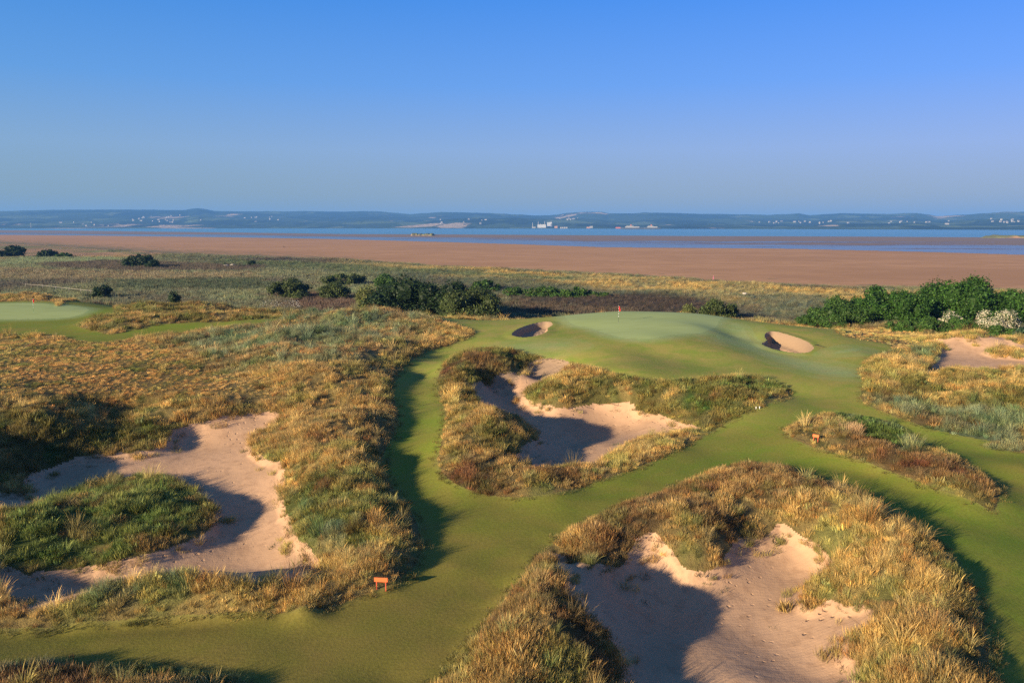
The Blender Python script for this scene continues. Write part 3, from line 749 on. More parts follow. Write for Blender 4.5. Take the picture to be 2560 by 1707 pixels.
pieces = [
    (GROUND, "rough_ground", m_growth("rough ground"), "dune ground of dry grass and thatch between the mown strips", "ground"),
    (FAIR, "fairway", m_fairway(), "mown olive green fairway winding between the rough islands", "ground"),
    (PUTT, "putting_green", m_green(), "pale dewy close cut turf around the two flags", "ground"),
    (SB, "bunker", sand_m, "large foreground sand bunker ringed by golden rough, right of the orange board", "ground"),
    (SCc, "bunker", sand_m, "middle sand bunker below the green with a grassy spit", "ground"),
    (SL, "bunker", sand_m, "left sand bunker that curls round a green grass island", "ground"),
    (SG1, "bunker", sand_m, "small sod faced bunker left of the flag on the raised green", "ground"),
    (SG2, "bunker", sand_m, "small deep bunker in the slope right of the raised green", "ground"),
    (SR, "bunker", sand_m, "bright sand area below the trees at the right edge", "ground"),
    (FACE, "bunker_bank", m_face(), "brown stacked sod face at the back of the middle bunker", "ground"),
    (MARSH, "marsh_ground", m_marsh(), "reed covered flat ground behind the course", "ground"),
    (BEACH, "beach", m_beach(), "wide red brown sand beach behind the dunes", "ground"),
    (MUD, "mudflat", m_mud(), "dark wet mudflat between the beach and the water", "ground"),
    (BED, "seabed", m_plain("silt", (.2, .14, .1), .9, .2, .01), "silt under the estuary water", "ground"),
]
for cid, nm_, mt, lab, cat in pieces:
    q = quads[fcf == cid]
    used, inv = np.unique(q, return_inverse=True)
    me = mesh_np(nm_, ALL[used], inv.reshape(q.shape), mt, True, COLS[used] if cid in (GROUND, MARSH) else None,
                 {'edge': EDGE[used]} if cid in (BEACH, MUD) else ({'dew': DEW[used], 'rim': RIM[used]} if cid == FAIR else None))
    link(nm_, me, kind='structure', label=lab)

# water
wx = np.linspace(-14000, 14000, 60); wy = np.linspace(900, 13000, 40)
WX, WY = np.meshgrid(wx, wy, indexing='ij')
ii = np.arange(WX.size).reshape(WX.shape)
wq = np.stack([ii[:-1, :-1], ii[1:, :-1], ii[1:, 1:], ii[:-1, 1:]], -1).reshape(-1, 4)
link("water", mesh_np("water", np.stack([WX.ravel(), WY.ravel(), np.full(WX.size, -4.35)], -1), wq, m_water()), kind='structure', label="blue estuary water in front of the far hills")

# far hills
SKYL = [(-400, 486), (-100, 487), (0, 486), (120, 483), (300, 482), (430, 483), (445, 480), (460, 478.5), (480, 481), (495, 485), (600, 486), (700, 485), (790, 486), (865, 485), (942, 492), (1016, 487.5), (1073, 488), (1160, 491), (1228, 495), (1278, 494),
        (1300, 490), (1318, 488), (1382, 487), (1395, 490), (1453, 491.5), (1480, 489), (1571, 491), (1700, 493), (1763, 494), (1831, 491), (1855, 495), (1931, 490), (2032, 492), (2099, 490), (2130, 494), (2146, 497), (2217, 494), (2301, 488), (2352, 488), (2700, 489)]
sk_t = np.array([math.atan2(*at(u, 560, 0)) for u, v in SKYL])
sk_e = np.array([-(ray(u, v)[2]) / math.hypot(ray(u, v)[0], ray(u, v)[1]) for u, v in SKYL])
HR = np.exp(np.linspace(math.log(4000), math.log(16000), 230)); HT = np.linspace(R(-46), R(46), 1000)
hr, ht = np.meshgrid(HR, HT, indexing='ij')
hx, hy = hr * np.sin(ht), hr * np.cos(ht)
shore = np.interp(ht, [R(-46), R(-30), 0, R(30), R(46)], [6800, 6500, 5600, 4700, 4500]) * (1 + .02 * fbm(hx, hy, 1500, 3, 201))
elev = np.interp(ht, sk_t, sk_e)
ridge = 10500 + 900 * fbm(np.sin(ht) * 9000, np.zeros_like(ht), 2500, 2, 205)
top = elev * ridge + CAMZ
q = np.clip((hr - shore) / (ridge - shore), 0, 1.6)
prof = np.where(q < 1, .55 * sstep(0, .55, q) * .75 + .5875 * sstep(.45, 1, q), 1 - .5 * sstep(1, 1.5, q))
hz = -5 + 1.5 * sstep(0, .004, q) + (top + 3) * prof
hz += (42 * fbm(hx, hy, 1700, 3, 202) + 16 * fbm(hx, hy, 500, 3, 203)) * sstep(.02, .3, q) * (1 - .92 * sstep(.7, .98, q))
hz += 5 * fbm(hx, hy, 130, 2, 204) * sstep(.02, .2, q)
hz = np.where(hr < shore, -5.5, hz)
ii = np.arange(hx.size).reshape(hx.shape)
hq = np.stack([ii[:-1, :-1], ii[:-1, 1:], ii[1:, 1:], ii[1:, :-1]], -1).reshape(-1, 4)
link("hills", mesh_np("hills", np.stack([hx.ravel(), hy.ravel(), hz.ravel()], -1), hq, m_hills()), kind='structure', label="hazy blue green hills of fields and woods across the estuary")
def hill_z(x, y):
    r = math.hypot(x, y); t = math.atan2(x, y)
    i = int(np.clip(np.searchsorted(HR, r), 0, len(HR) - 1)); j = int(np.clip(np.searchsorted(HT, t), 0, len(HT) - 1))
    return float(hz[i, j])
# ------------------------------------------------------------------ grass: blades gathered in tufts, tufts set out by the thousand
def m_blades(name, trans=.25, gloss=.25):
    m, nt, n, l = mat(name)
    a = nd(nt, 'ShaderNodeAttribute', attribute_name='tint', attribute_type='INSTANCER')
    b = nd(nt, 'ShaderNodeVertexColor', layer_name='tint')
    c = mix(nt, 1.0, a.outputs['Color'], b.outputs[0], 'MULTIPLY')
    d = nd(nt, 'ShaderNodeBsdfPrincipled'); l.new(c, d.inputs['Base Color']); d.inputs['Roughness'].default_value = .6; d.inputs['Specular IOR Level'].default_value = gloss
    t = nd(nt, 'ShaderNodeBsdfTranslucent'); l.new(c, t.inputs[0])
    x = nd(nt, 'ShaderNodeMixShader'); x.inputs[0].default_value = trans
    l.new(d.outputs[0], x.inputs[1]); l.new(t.outputs[0], x.inputs[2])
    o = nd(nt, 'ShaderNodeOutputMaterial'); l.new(x.outputs[0], o.inputs[0])
    return m
def blade_tuft(seed, nb, rad, len0, len1, width, lean, droop, segs=3, headp=0., up=.0, broad=False):
    g = random.Random(seed); V, F, C = [], [], []
    for _ in range(nb):
        a = g.uniform(0, 2 * math.pi); rr = rad * math.sqrt(g.random())
        bx, by = rr * math.cos(a), rr * math.sin(a)
        az = a + g.gauss(0, .7); L = g.uniform(len0, len1)
        tilt = abs(g.gauss(lean, lean * .5)) * (.4 + .6 * rr / rad)
        w = width * g.uniform(.7, 1.3); p = Vector((bx, by, -.04)); side = Vector((-math.sin(az + g.uniform(-1, 1)), math.cos(az + g.uniform(-1, 1)), 0)).normalized()
        k = g.uniform(.7, 1.25); hue = g.uniform(-.12, .12)
        base = len(V); head = g.random() < headp
        for s in range(segs + 1):
            f = s / segs
            ww = w * (1 - f) ** .7 if not broad else w * math.sin(math.pi * min(.97, .12 + f * .88))
            if head and s == segs - 1: ww = w * 1.6
            if s == segs: ww = w * .12
            V.append(p - side * ww); V.append(p + side * ww)
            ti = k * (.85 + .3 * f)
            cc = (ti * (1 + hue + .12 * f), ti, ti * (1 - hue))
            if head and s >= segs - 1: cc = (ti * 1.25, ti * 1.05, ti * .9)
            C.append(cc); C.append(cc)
            ang = tilt + droop * f * f
            d = Vector((math.cos(az) * math.sin(ang) + .12 * f, math.sin(az) * math.sin(ang) + .05 * f, math.cos(ang) + up))
            p = p + d.normalized() * (L / segs)
        for s in range(segs):
            i = base + 2 * s; F.append((i, i + 1, i + 3, i + 2))
    return np.array([tuple(v) for v in V]), np.array(F), np.concatenate([np.array(C), np.ones((len(C), 1))], 1)
blade_m = m_blades("dry grass blades")
def proto_set(cname, specs):
    col = bpy.data.collections.new(cname)
    for i, kw in enumerate(specs):
        v, f, c = blade_tuft(**kw)
        me = mesh_np(cname, v, f, blade_m, False, c)
        col.objects.link(bpy.data.objects.new("%s %d" % (cname, i), me))
    return col, len(specs)
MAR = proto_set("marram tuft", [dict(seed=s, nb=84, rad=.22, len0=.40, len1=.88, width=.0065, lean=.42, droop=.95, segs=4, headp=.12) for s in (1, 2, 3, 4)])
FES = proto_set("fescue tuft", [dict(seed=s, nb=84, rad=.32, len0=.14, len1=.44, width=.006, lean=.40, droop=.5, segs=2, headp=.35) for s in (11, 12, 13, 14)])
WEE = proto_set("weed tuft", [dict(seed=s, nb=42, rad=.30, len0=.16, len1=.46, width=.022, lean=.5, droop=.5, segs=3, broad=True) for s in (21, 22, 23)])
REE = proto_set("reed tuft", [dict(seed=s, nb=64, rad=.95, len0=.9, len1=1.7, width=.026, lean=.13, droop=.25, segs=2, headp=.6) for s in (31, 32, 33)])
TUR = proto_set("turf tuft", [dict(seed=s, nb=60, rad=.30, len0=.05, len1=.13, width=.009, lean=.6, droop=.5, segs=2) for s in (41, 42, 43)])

def gn_scatter(col, nv):
    ng = bpy.data.node_groups.new("scatter", 'GeometryNodeTree')
    ng.interface.new_socket("Geometry", in_out='INPUT', socket_type='NodeSocketGeometry')
    ng.interface.new_socket("Geometry", in_out='OUTPUT', socket_type='NodeSocketGeometry')
    N_ = ng.nodes; L_ = ng.links
    gi = N_.new('NodeGroupInput'); go = N_.new('NodeGroupOutput')
    ip = N_.new('GeometryNodeInstanceOnPoints')
    ci = N_.new('GeometryNodeCollectionInfo'); ci.inputs['Collection'].default_value = col
    ci.inputs['Separate Children'].default_value = True; ci.inputs['Reset Children'].default_value = True
    def na(name, typ):
        a = N_.new('GeometryNodeInputNamedAttribute'); a.data_type = typ; a.inputs['Name'].default_value = name
        return a.outputs['Attribute']
    L_.new(gi.outputs[0], ip.inputs['Points']); L_.new(ci.outputs[0], ip.inputs['Instance'])
    ip.inputs['Pick Instance'].default_value = True
    L_.new(na('pick', 'INT'), ip.inputs['Instance Index'])
    er = N_.new('FunctionNodeEulerToRotation'); L_.new(na('rot', 'FLOAT_VECTOR'), er.inputs[0]); L_.new(er.outputs[0], ip.inputs['Rotation'])
    L_.new(na('scl', 'FLOAT_VECTOR'), ip.inputs['Scale'])
    L_.new(ip.outputs[0], go.inputs[0])
    return ng
def scatter(name, proto, x, y, scl, tint, label, zoff=0., tilt=.12, hvar=.2):
    col, nv = proto
    n = len(x)
    z = ground(x, y) + zoff
    me = bpy.data.meshes.new(name)
    me.vertices.add(n); me.vertices.foreach_set('co', np.stack([x, y, z], -1).astype(np.float32).ravel())
    rot = np.stack([rng.normal(0, tilt, n), rng.normal(0, tilt, n), rng.uniform(0, 6.283, n)], -1)
    a = me.attributes.new('rot', 'FLOAT_VECTOR', 'POINT'); a.data.foreach_set('vector', rot.astype(np.float32).ravel())
    sv = scl[:, None] * np.stack([rng.uniform(.85, 1.2, n), rng.uniform(.85, 1.2, n), rng.uniform(1 - hvar, 1 + hvar, n)], -1)
    a = me.attributes.new('scl', 'FLOAT_VECTOR', 'POINT'); a.data.foreach_set('vector', sv.astype(np.float32).ravel())
    a = me.attributes.new('pick', 'INT', 'POINT'); a.data.foreach_set('value', rng.integers(0, nv, n).astype(np.int32))
    t4 = np.concatenate([np.clip(tint, 0, 1), np.ones((n, 1))], 1)
    a = me.attributes.new('tint', 'FLOAT_COLOR', 'POINT'); a.data.foreach_set('color', t4.astype(np.float32).ravel())
    me.materials.append(blade_m)
    o = link(name, me, kind='stuff', label=label)
    md = o.modifiers.new('scatter', 'NODES'); md.node_group = gn_scatter(col, nv)
    return o
def cand(n, r0, r1, half=39):
    r = rng.uniform(r0, r1, n); th = R(rng.uniform(-half, half, n) if False else 0) + rng.uniform(R(-half - 3), R(half - 1), n)
    return r * np.sin(th), r * np.cos(th), r, th
RG = rough
def cut(x, y): return field(short, x, y)
PAL = np.array([STRAW, GOLD, BROWN, OLIVE, GREENC, BLUEG, RED, TAN])
def tint_at(x, y):
    return field(GC[:nm], x, y)[:, :3]
def kind_of_growth(t):
    d = ((t[:, None, :] - PAL[None]) ** 2).sum(-1); return d.argmin(1)
def jit(t, s=.22):
    k = np.exp(rng.normal(-.04, s * 1.25, (len(t), 1))).clip(.35, 1.9)
    bz = (rng.random((len(t), 1)) < .10); t = np.where(bz, t * np.array((.70, .52, .46)), t)
    gz = (rng.random((len(t), 1)) < .12); t = np.where(gz, t * np.array((.58, .74, .66)), t); h = rng.normal(0, .07, (len(t), 1))
    return t * k * np.concatenate([1 + h, np.ones_like(h), 1 - h], 1)
# fescue everywhere in the rough
x, y, r, th = cand(108000, 22, 182)
k_ = field(CLS, x, y) != MARSH
x, y, r, th = x[k_], y[k_], r[k_], th[k_]
rg = field(RG, x, y); keep = (rg > .02) | ((field(sandy, x, y) > 0) & (field(sandy, x, y) < .9) & (rng.random(len(x)) < .30) & (fbm(x, y, 1.2, 2, 333) > .05))
x, y, r, th, rg = x[keep], y[keep], r[keep], th[keep], rg[keep]
t = tint_at(x, y); kd = kind_of_growth(t)
s = (1 - .55 * cut(x, y)) * (.75 + .28 * sstep(40, 120, r)) * (.58 + .42 * sstep(0, .8, -field(mown, x, y))) * (1 + .25 * fbm(x, y, 2.2, 3, 301))
clump = fbm(x, y, 1.5, 3, 330)
s = s * (1 + .55 * clump * (1 - .7 * cut(x, y)))
keep = (rng.random(len(x)) < .62 + 1.3 * (clump + .15) + .4 * cut(x, y)) | (kd == 4)
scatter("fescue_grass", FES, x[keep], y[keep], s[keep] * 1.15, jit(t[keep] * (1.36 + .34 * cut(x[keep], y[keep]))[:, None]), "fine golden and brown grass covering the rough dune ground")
wk = rng.random(len(x)) < np.where(kd == 4, .45, np.where((kd == 6) | (kd == 3), .2, .02))
scatter("weeds", WEE, x[wk], y[wk], s[wk] * 1.1, jit(t[wk] * 1.25), "green leafy weeds and docks among the rough grass", tilt=.25)
# marram in pale patches and along the rims
x, y, r, th = cand(66000, 22, 150)
rg = field(RG, x, y)
t = tint_at(x, y); kd = kind_of_growth(t)
pm = np.where((kd == 0) | (kd == 5), .85, np.where((kd == 3) | (kd == 7), .22, .10)) * (.55 + .45 * sstep(-.1, .3, fbm(x, y, 1.8, 3, 302)))
keep = ((rg > .10) | ((field(sandy, x, y) > -.1) & (field(sandy, x, y) < .25))) & (rng.random(len(x)) < pm * (1 - .93 * cut(x, y)))
x, y, r, t, rg = x[keep], y[keep], r[keep], t[keep], rg[keep]
s = (.72 + .25 * sstep(40, 120, r)) * (.5 + .5 * sstep(0, 1.2, -field(mown, x, y))) * (1 + .25 * fbm(x, y, 3.0, 3, 303)) * np.exp(rng.normal(0, .30, len(x)))
scatter("marram_grass", MAR, x, y, s, jit(t * 1.22, .26), "tall arching pale marram tufts on the bunker rims and dunes")
# short ragged turf where mown grass meets rough, and a few seedlings in the sand
x, y, r, th = cand(60000, 22, 120)
rg = field(RG, x, y); mw = field(mown, x, y)
keep = (rg > -.28) & (rg < .12) & (mw < .28)
x, y, r, mw = x[keep], y[keep], r[keep], mw[keep]
t = tint_at(x, y) * .5 + np.array((.09, .10, .025)) * .5
sd_ = field(sandy, x, y); k2 = (sd_ < 0) | (rng.random(len(x)) < .25)
scatter("turf_fringe", TUR, x[k2], y[k2], np.full(k2.sum(), 1.0) * rng.uniform(.7, 1.6, k2.sum()), jit(t[k2]), "ragged turf edge between mown strips and long grass")
x, y, r, th = cand(9000, 24, 100)
sd_ = field(sandy, x, y); keep = (sd_ > .1) & (sd_ < 2.6) & (rng.random(len(x)) < .5 * np.exp(-sd_ / .9)) & (fbm(x, y, 2.5, 3, 310) > .0)
scatter("sand_seedlings", TUR, x[keep], y[keep], rng.uniform(.6, 1.8, keep.sum()), jit(np.tile(np.array((.13, .15, .06)), (keep.sum(), 1))), "small green seedlings scattered over the bunker sand")
# reeds and grasses of the marsh
x, y, r, th = cand(84000, 146, 560)
d = cr(B1, th) - r
keep = (field(CLS, x, y) == MARSH) & (d > 22)
x, y, r, th, d = x[keep], y[keep], r[keep], th[keep], d[keep]
t = tint_at(x, y)
dune = d < 145 + 15 * fbm(x, y, 20, 2, 306)
s = .75 + .35 * sstep(180, 500, r)
scatter("reed_bed", REE, x[~dune], y[~dune], s[~dune], jit(t[~dune] * np.array((1.22, 1.32, 1.35)), .12), "grey green and purple brown reeds filling the flat ground behind the course", zoff=-.35)
dn_ = np.where(dune)[0]
scatter("dune_grass", MAR, x[dn_], y[dn_], 1.9 * s[dn_], jit(t[dn_] * 1.15, .2), "tan tussocks on the low dunes before the beach", zoff=-.25)

# ------------------------------------------------------------------ trees and shrubs
def m_leaf(name, col, col2, gloss=.35):
    m, nt, n, l = mat(name)
    b = nd(nt, 'ShaderNodeVertexColor', layer_name='tint')
    c = mix(nt, 1.0, mix(nt, noise_n(nt, .5, 3, .6, objco(nt)).outputs[0], col, col2), b.outputs[0], 'MULTIPLY')
    d = nd(nt, 'ShaderNodeBsdfPrincipled'); l.new(c, d.inputs['Base Color']); d.inputs['Roughness'].default_value = .55; d.inputs['Specular IOR Level'].default_value = gloss * .6
    t = nd(nt, 'ShaderNodeBsdfTranslucent'); l.new(c, t.inputs[0])
    x = nd(nt, 'ShaderNodeMixShader'); x.inputs[0].default_value = .22
    l.new(d.outputs[0], x.inputs[1]); l.new(t.outputs[0], x.inputs[2])
    o = nd(nt, 'ShaderNodeOutputMaterial'); l.new(x.outputs[0], o.inputs[0])
    return m
LEAF = dict(dark=m_leaf("dark leaves", (.014, .032, .009), (.026, .048, .012)), willow=m_leaf("willow leaves", (.05, .07, .018), (.075, .10, .025)),
            olive=m_leaf("olive leaves", (.11, .13, .035), (.15, .16, .045)), fresh=m_leaf("glossy green leaves", (.026, .075, .010), (.052, .112, .015), .3),
            hedge=m_leaf("bramble leaves", (.035, .085, .012), (.065, .12, .02)), brown=m_leaf("russet leaves", (.16, .11, .05), (.13, .13, .05)),
            blue=m_leaf("dull dark leaves", (.03, .065, .03), (.05, .09, .04)))
BLOOM = m_leaf("cream blossom", (.60, .55, .40), (.50, .45, .30))
BARK = m_plain("grey brown bark", (.13, .10, .075), .9, .3, 3.0)

def foliage(name, w, h, dep, leaf, n, seed, mt, parent, spiky=0., low=0.0, nl=None, upright=0.):
    """leaf sized faces spread through overlapping lobes; w, h, dep in metres, from the ground up"""
    g = np.random.default_rng(seed)
    nl = nl or max(4, int(5 + w * .9))
    lob = []
    for i in range(nl):
        fx = g.uniform(-.5, .5); e = math.sqrt(max(0, 1 - (2 * fx) ** 2 * .85))
        rz = h * g.uniform(.20, .34); rx = min(w * .27, rz * g.uniform(.9, 1.3))
        top = h * (e ** .38) * g.uniform(.80, 1.0)
        cz = max(rz * .7, top - rz) if i % 3 else max(rz * .5, g.uniform(.25, .6) * h)
        if i == 0: fx = g.uniform(-.1, .1); cz = h - rz
        lob.append((fx * (w - 2 * rx) if w > 2 * rx else 0, g.uniform(-.5, .5) * (dep - rx), cz, rx, rx * .9, rz))
    for i in range(max(3, nl // 2)):                               # skirts down to the ground
        fx = g.uniform(-.5, .5); rz = h * .25; rx = w * .2
        lob.append((fx * (w - 2 * rx), g.uniform(-.5, .3) * dep * .6, rz * .8 + low, rx, dep * .28, rz))
    for lb in list(lob):                                           # smaller boughs break the outline
        for _ in range(6):
            q = g.normal(size=3); q[2] = abs(q[2]) * .8; q /= np.linalg.norm(q)
            k_ = g.uniform(.28, .46)
            lob.append((lb[0] + lb[3] * q[0] * .92, lb[1] + lb[4] * q[1] * .92, max(lb[5] * .3, lb[2] + lb[5] * q[2] * .80), lb[3] * k_, lb[4] * k_, lb[5] * k_))
    lob = np.array(lob)
    vol = (lob[:, 3] * lob[:, 5]); pr = vol / vol.sum()
    li = g.choice(len(lob), n, p=pr)
    L = lob[li]
    d = g.normal(size=(n, 3)); d /= np.linalg.norm(d, axis=1, keepdims=True)
    rad = 1 - np.abs(g.normal(0, .16, n)) + .30 * (g.random(n) < .25) * g.random(n)
    nn = 1 + .22 * np.sin(d[:, 0] * 7 + li) * np.sin(d[:, 2] * 6 + li * 2.1) + .10 * np.sin(d[:, 1] * 13 + li)
    c = L[:, :3] + d * L[:, 3:6] * (rad * nn)[:, None]
    if spiky: c[:, 2] += spiky * h * g.random(n) ** 4 * (d[:, 2] > .2)
    c[:, 2] = np.abs(c[:, 2]) * (c[:, 2] < 0) * .3 + np.maximum(c[:, 2], 0) + .03
    nrm = d * .9 + g.normal(0, .55, (n, 3)) + np.array((0, 0, .35)); nrm /= np.linalg.norm(nrm, axis=1, keepdims=True)
    t1 = np.cross(nrm, g.normal(size=(n, 3)) + np.array((0, 0, 3. * upright))); t1 /= np.linalg.norm(t1, axis=1, keepdims=True)
    t2 = np.cross(nrm, t1)
    if upright: t1, t2 = t2, t1
    sz = leaf * g.uniform(.6, 1.3, n)[:, None]
    a = c - t1 * sz * .5; b = c + t2 * sz * (.32 if not upright else .22); e = c + t1 * sz * .55; f = c - t2 * sz * (.32 if not upright else .22)
    V = np.stack([a, b, e, f], 1).reshape(-1, 3)
    Q = np.arange(n * 4).reshape(n, 4)
    lt = g.uniform(.7, 1.25, len(lob))[li] * g.uniform(.6, 1.35, n)
    hue = g.normal(0, .06, n)
    C = np.stack([lt * (1 + hue), lt, lt * (1 - hue), np.ones(n)], -1).repeat(4, 0)
    # solid inner lumps, tinted darker, added to block sky light through the crown
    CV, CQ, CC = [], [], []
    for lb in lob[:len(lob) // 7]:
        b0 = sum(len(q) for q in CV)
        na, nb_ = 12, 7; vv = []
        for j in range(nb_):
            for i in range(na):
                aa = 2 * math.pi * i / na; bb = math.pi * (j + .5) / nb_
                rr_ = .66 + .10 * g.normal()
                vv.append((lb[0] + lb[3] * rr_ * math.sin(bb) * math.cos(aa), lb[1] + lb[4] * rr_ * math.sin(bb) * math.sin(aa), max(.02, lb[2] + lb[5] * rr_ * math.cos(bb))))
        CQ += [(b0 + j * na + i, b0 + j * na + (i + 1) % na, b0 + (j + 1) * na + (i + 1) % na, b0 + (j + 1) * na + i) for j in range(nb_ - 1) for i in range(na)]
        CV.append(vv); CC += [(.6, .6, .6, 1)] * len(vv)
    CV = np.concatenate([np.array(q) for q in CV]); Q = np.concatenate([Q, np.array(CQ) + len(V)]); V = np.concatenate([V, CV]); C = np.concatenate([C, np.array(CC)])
    return link(name, mesh_np(name, V, Q, mt, False, C), parent)
def tube_mesh(segs, sides=7):
    V, F = [], []
    for pts in segs:
        base = len(V)
        for k, (p, r_) in enumerate(pts):
            p = Vector(p); q = Vector(pts[min(k + 1, len(pts) - 1)][0]) - Vector(pts[max(k - 1, 0)][0])
            u_ = q.orthogonal().normalized(); w_ = q.cross(u_).normalized()
            for s_ in range(sides):
                a = 2 * math.pi * s_ / sides; V.append(tuple(p + u_ * r_ * math.cos(a) + w_ * r_ * math.sin(a)))
        for k in range(len(pts) - 1):
            for s_ in range(sides):
                F.append((base + k * sides + s_, base + k * sides + (s_ + 1) % sides, base + (k + 1) * sides + (s_ + 1) % sides, base + (k + 1) * sides + s_))
        V.append(tuple(pts[-1][0])); t = len(V) - 1; e_ = base + (len(pts) - 1) * sides
        for s_ in range(0, sides):
            F.append((e_ + s_, e_ + (s_ + 1) % sides, t, t))
    me = bpy.data.meshes.new("tube"); me.from_pydata(V, [], [tuple(dict.fromkeys(f)) for f in F]); me.update()
    for p in me.polygons: p.use_smooth = True
    return me
def stems(name, h, w, seed, parent, many=False):
    g = random.Random(seed); segs = []
    k = 5 if many else 1
    for i in range(k):
        a = g.uniform(0, 6.28); bx, by = (.15 * w * math.cos(a), .1 * w * math.sin(a)) if many else (0, 0)
        r0 = .05 * h if not many else .022 * h
        segs.append([((bx, by, -.3), r0 * 1.2), ((bx * 1.1, by, h * .25), r0 * .8), ((bx * 1.6 + g.uniform(-.1, .1), by * 1.6, h * .5), r0 * .55), ((bx * 2.2, by * 2, h * .8), r0 * .2)])
        for j in range(4):
            b = g.uniform(0, 6.28); z0 = h * g.uniform(.2, .5)
            segs.append([((bx, by, z0), r0 * .5), ((bx + math.cos(b) * w * .15, by + math.sin(b) * w * .12, z0 + h * .15), r0 * .3), ((bx + math.cos(b) * w * .32, by + math.sin(b) * w * .22, z0 + h * .28), r0 * .12)])
    me = tube_mesh(segs); me.materials.append(BARK)
    return link(name, me, parent)
def grow(kind, u0, u1, vt, dist, mt, label, cat, n=None, leaf=.3, vb=None, seed=None, group=None, spiky=0., upright=0., deep=.8, nl=None):
    """a tree or shrub standing at DIST metres, as wide and as tall as traced"""
    uc = .5 * (u0 + u1)
    a, yy, d0 = ray(uc, vt)
    t = dist / yy
    x = a * t; ztop = CAMZ - d0 * t
    z0 = g1(x, dist) - .15
    if vb is not None: z0 = max(z0, CAMZ - ray(uc, vb)[2] * t)
    h = max(ztop - z0, .5); w = (u1 - u0) * K / FX * t
    seed = seed or int(uc * 7 + vt)
    o = empty(kind, (x, dist, z0), label, cat, group)
    n = n or int(min(15000, 700 + 60 * w * h / (leaf * leaf) * .16))
    foliage("crown" if cat == 'tree' else "foliage", w, h, max(w * deep, 1.0), leaf, n, seed, mt, o, spiky, 0, nl, upright)
    stems("trunk" if cat == 'tree' else "stem", h * .85, w, seed, o, cat != 'tree')
    return o
D_, W_, O_, F_, H_ = LEAF['dark'], LEAF['willow'], LEAF['olive'], LEAF['fresh'], LEAF['hedge']
G1 = "trees and shrubs in the marsh behind the dunes"
grow("broadleaf_tree", 842, 1030, 628, 170, D_, "big dark round tree in the centre behind the dune ridge", "tree", leaf=.42, n=15000)
grow("broadleaf_tree", 985, 1090, 644, 166, D_, "dark tree against the right flank of the big round tree", "tree", leaf=.40, n=9000)
grow("willow_tree", 1000, 1162, 662, 158, W_, "dull green willow with upright shoots, right end of the central clump", "tree", leaf=.5, n=12000, upright=1., spiky=.06)
grow("broadleaf_tree", 1075, 1145, 657, 163, D_, "small dark tree behind the upright willow", "tree", leaf=.4, n=5000)
grow("willow_shrub", 812, 878, 655, 176, O_, "pale olive willow shrub left of the big dark tree", "shrub", leaf=.45, n=4500, upright=1.)
grow("willow_shrub", 618, 716, 638, 215, W_, "wide domed willow shrub alone in the reeds, left of the central clump", "shrub", leaf=.5, n=7000, upright=1.)
grow("willow_shrub", 730, 806, 648, 212, W_, "olive willow shrub between the lone dome and the central clump", "shrub", leaf=.5, n=5000, upright=1.)
grow("willow_shrub", 740, 842, 625, 262, W_, "long dark willow thicket behind the olive shrub", "shrub", leaf=.6, n=4500, upright=1.)
grow("broadleaf_shrub", 855, 918, 628, 250, H_, "dark green shrub behind the left shoulder of the big tree", "shrub", leaf=.5, n=3500)
grow("broadleaf_shrub", 1078, 1152, 642, 240, H_, "low green shrub behind the right end of the central clump", "shrub", leaf=.5, n=3500)
for i, (a0, a1, vt) in enumerate([(1150, 1215, 659), (1205, 1290, 657), (1280, 1370, 660), (1365, 1405, 672)]):
    grow("broadleaf_shrub", a0, a1, vt, 222 - i * 2, H_, ["leftmost shrub of the low green row behind the reeds", "second shrub from the left in the low green row", "long third shrub in the low green row", "tiny shrub at the right tip of the low green row"][i], "shrub", leaf=.45, n=3000, group="low green row of shrubs behind the reeds")
grow("willow_shrub", 1556, 1604, 696, 160, O_, "small pale willow shrub behind the back edge of the green", "shrub", leaf=.4, n=2500, upright=1.)
grow("willow_shrub", 1600, 1706, 688, 160, W_, "round willow shrub with upright shoots behind the right of the green", "shrub", leaf=.45, n=6000, upright=1., spiky=.08)
grow("broadleaf_shrub", 1536, 1566, 675, 225, H_, "little dark shrub in the reeds above the green", "shrub", leaf=.4, n=900)
# far left, near the salt marsh
grow("hawthorn_tree", 2, 56, 563, 500, D_, "dark wind bent tree nearest the left edge of the marsh", "tree", leaf=1.0, n=3500)
grow("hawthorn_tree", 86, 128, 573, 480, D_, "dark wind bent tree, second from the left edge of the marsh", "tree", leaf=1.0, n=2500)
grow("hawthorn_tree", -12, 6, 576, 490, D_, "dark bush cut by the left edge of the picture", "tree", leaf=1.0, n=800)
grow("broadleaf_shrub", 128, 162, 580, 480, H_, "low green shrub right of the two wind bent trees", "shrub", leaf=.9, n=1200)
grow("broadleaf_shrub", 284, 352, 584, 370, D_, "broad dark bush with a domed top in the left marsh", "shrub", leaf=.8, n=4500)
grow("broadleaf_shrub", 335, 374, 596, 362, D_, "small dark bush touching the right side of the domed bush", "shrub", leaf=.7, n=2200)
grow("broadleaf_shrub", 28, 56, 608, 385, H_, "flat green bush in the left reeds", "shrub", leaf=.6, n=1000)
grow("broadleaf_shrub", 207, 259, 655, 214, D_, "dark bush standing in the gap of the white rail fence", "shrub", leaf=.45, n=3500)
grow("broadleaf_shrub", 377, 421, 668, 172, D_, "dark squat bush on the back of the left dunes", "shrub", leaf=.4, n=2500)
grow("conifer_shrub", 567, 588, 598, 385, D_, "small dark wind swept bush by the seated stones", "shrub", leaf=.6, n=900)
grow("broadleaf_shrub", 508, 524, 604, 392, H_, "tiny green bush left of the white stones", "shrub", leaf=.5, n=500)
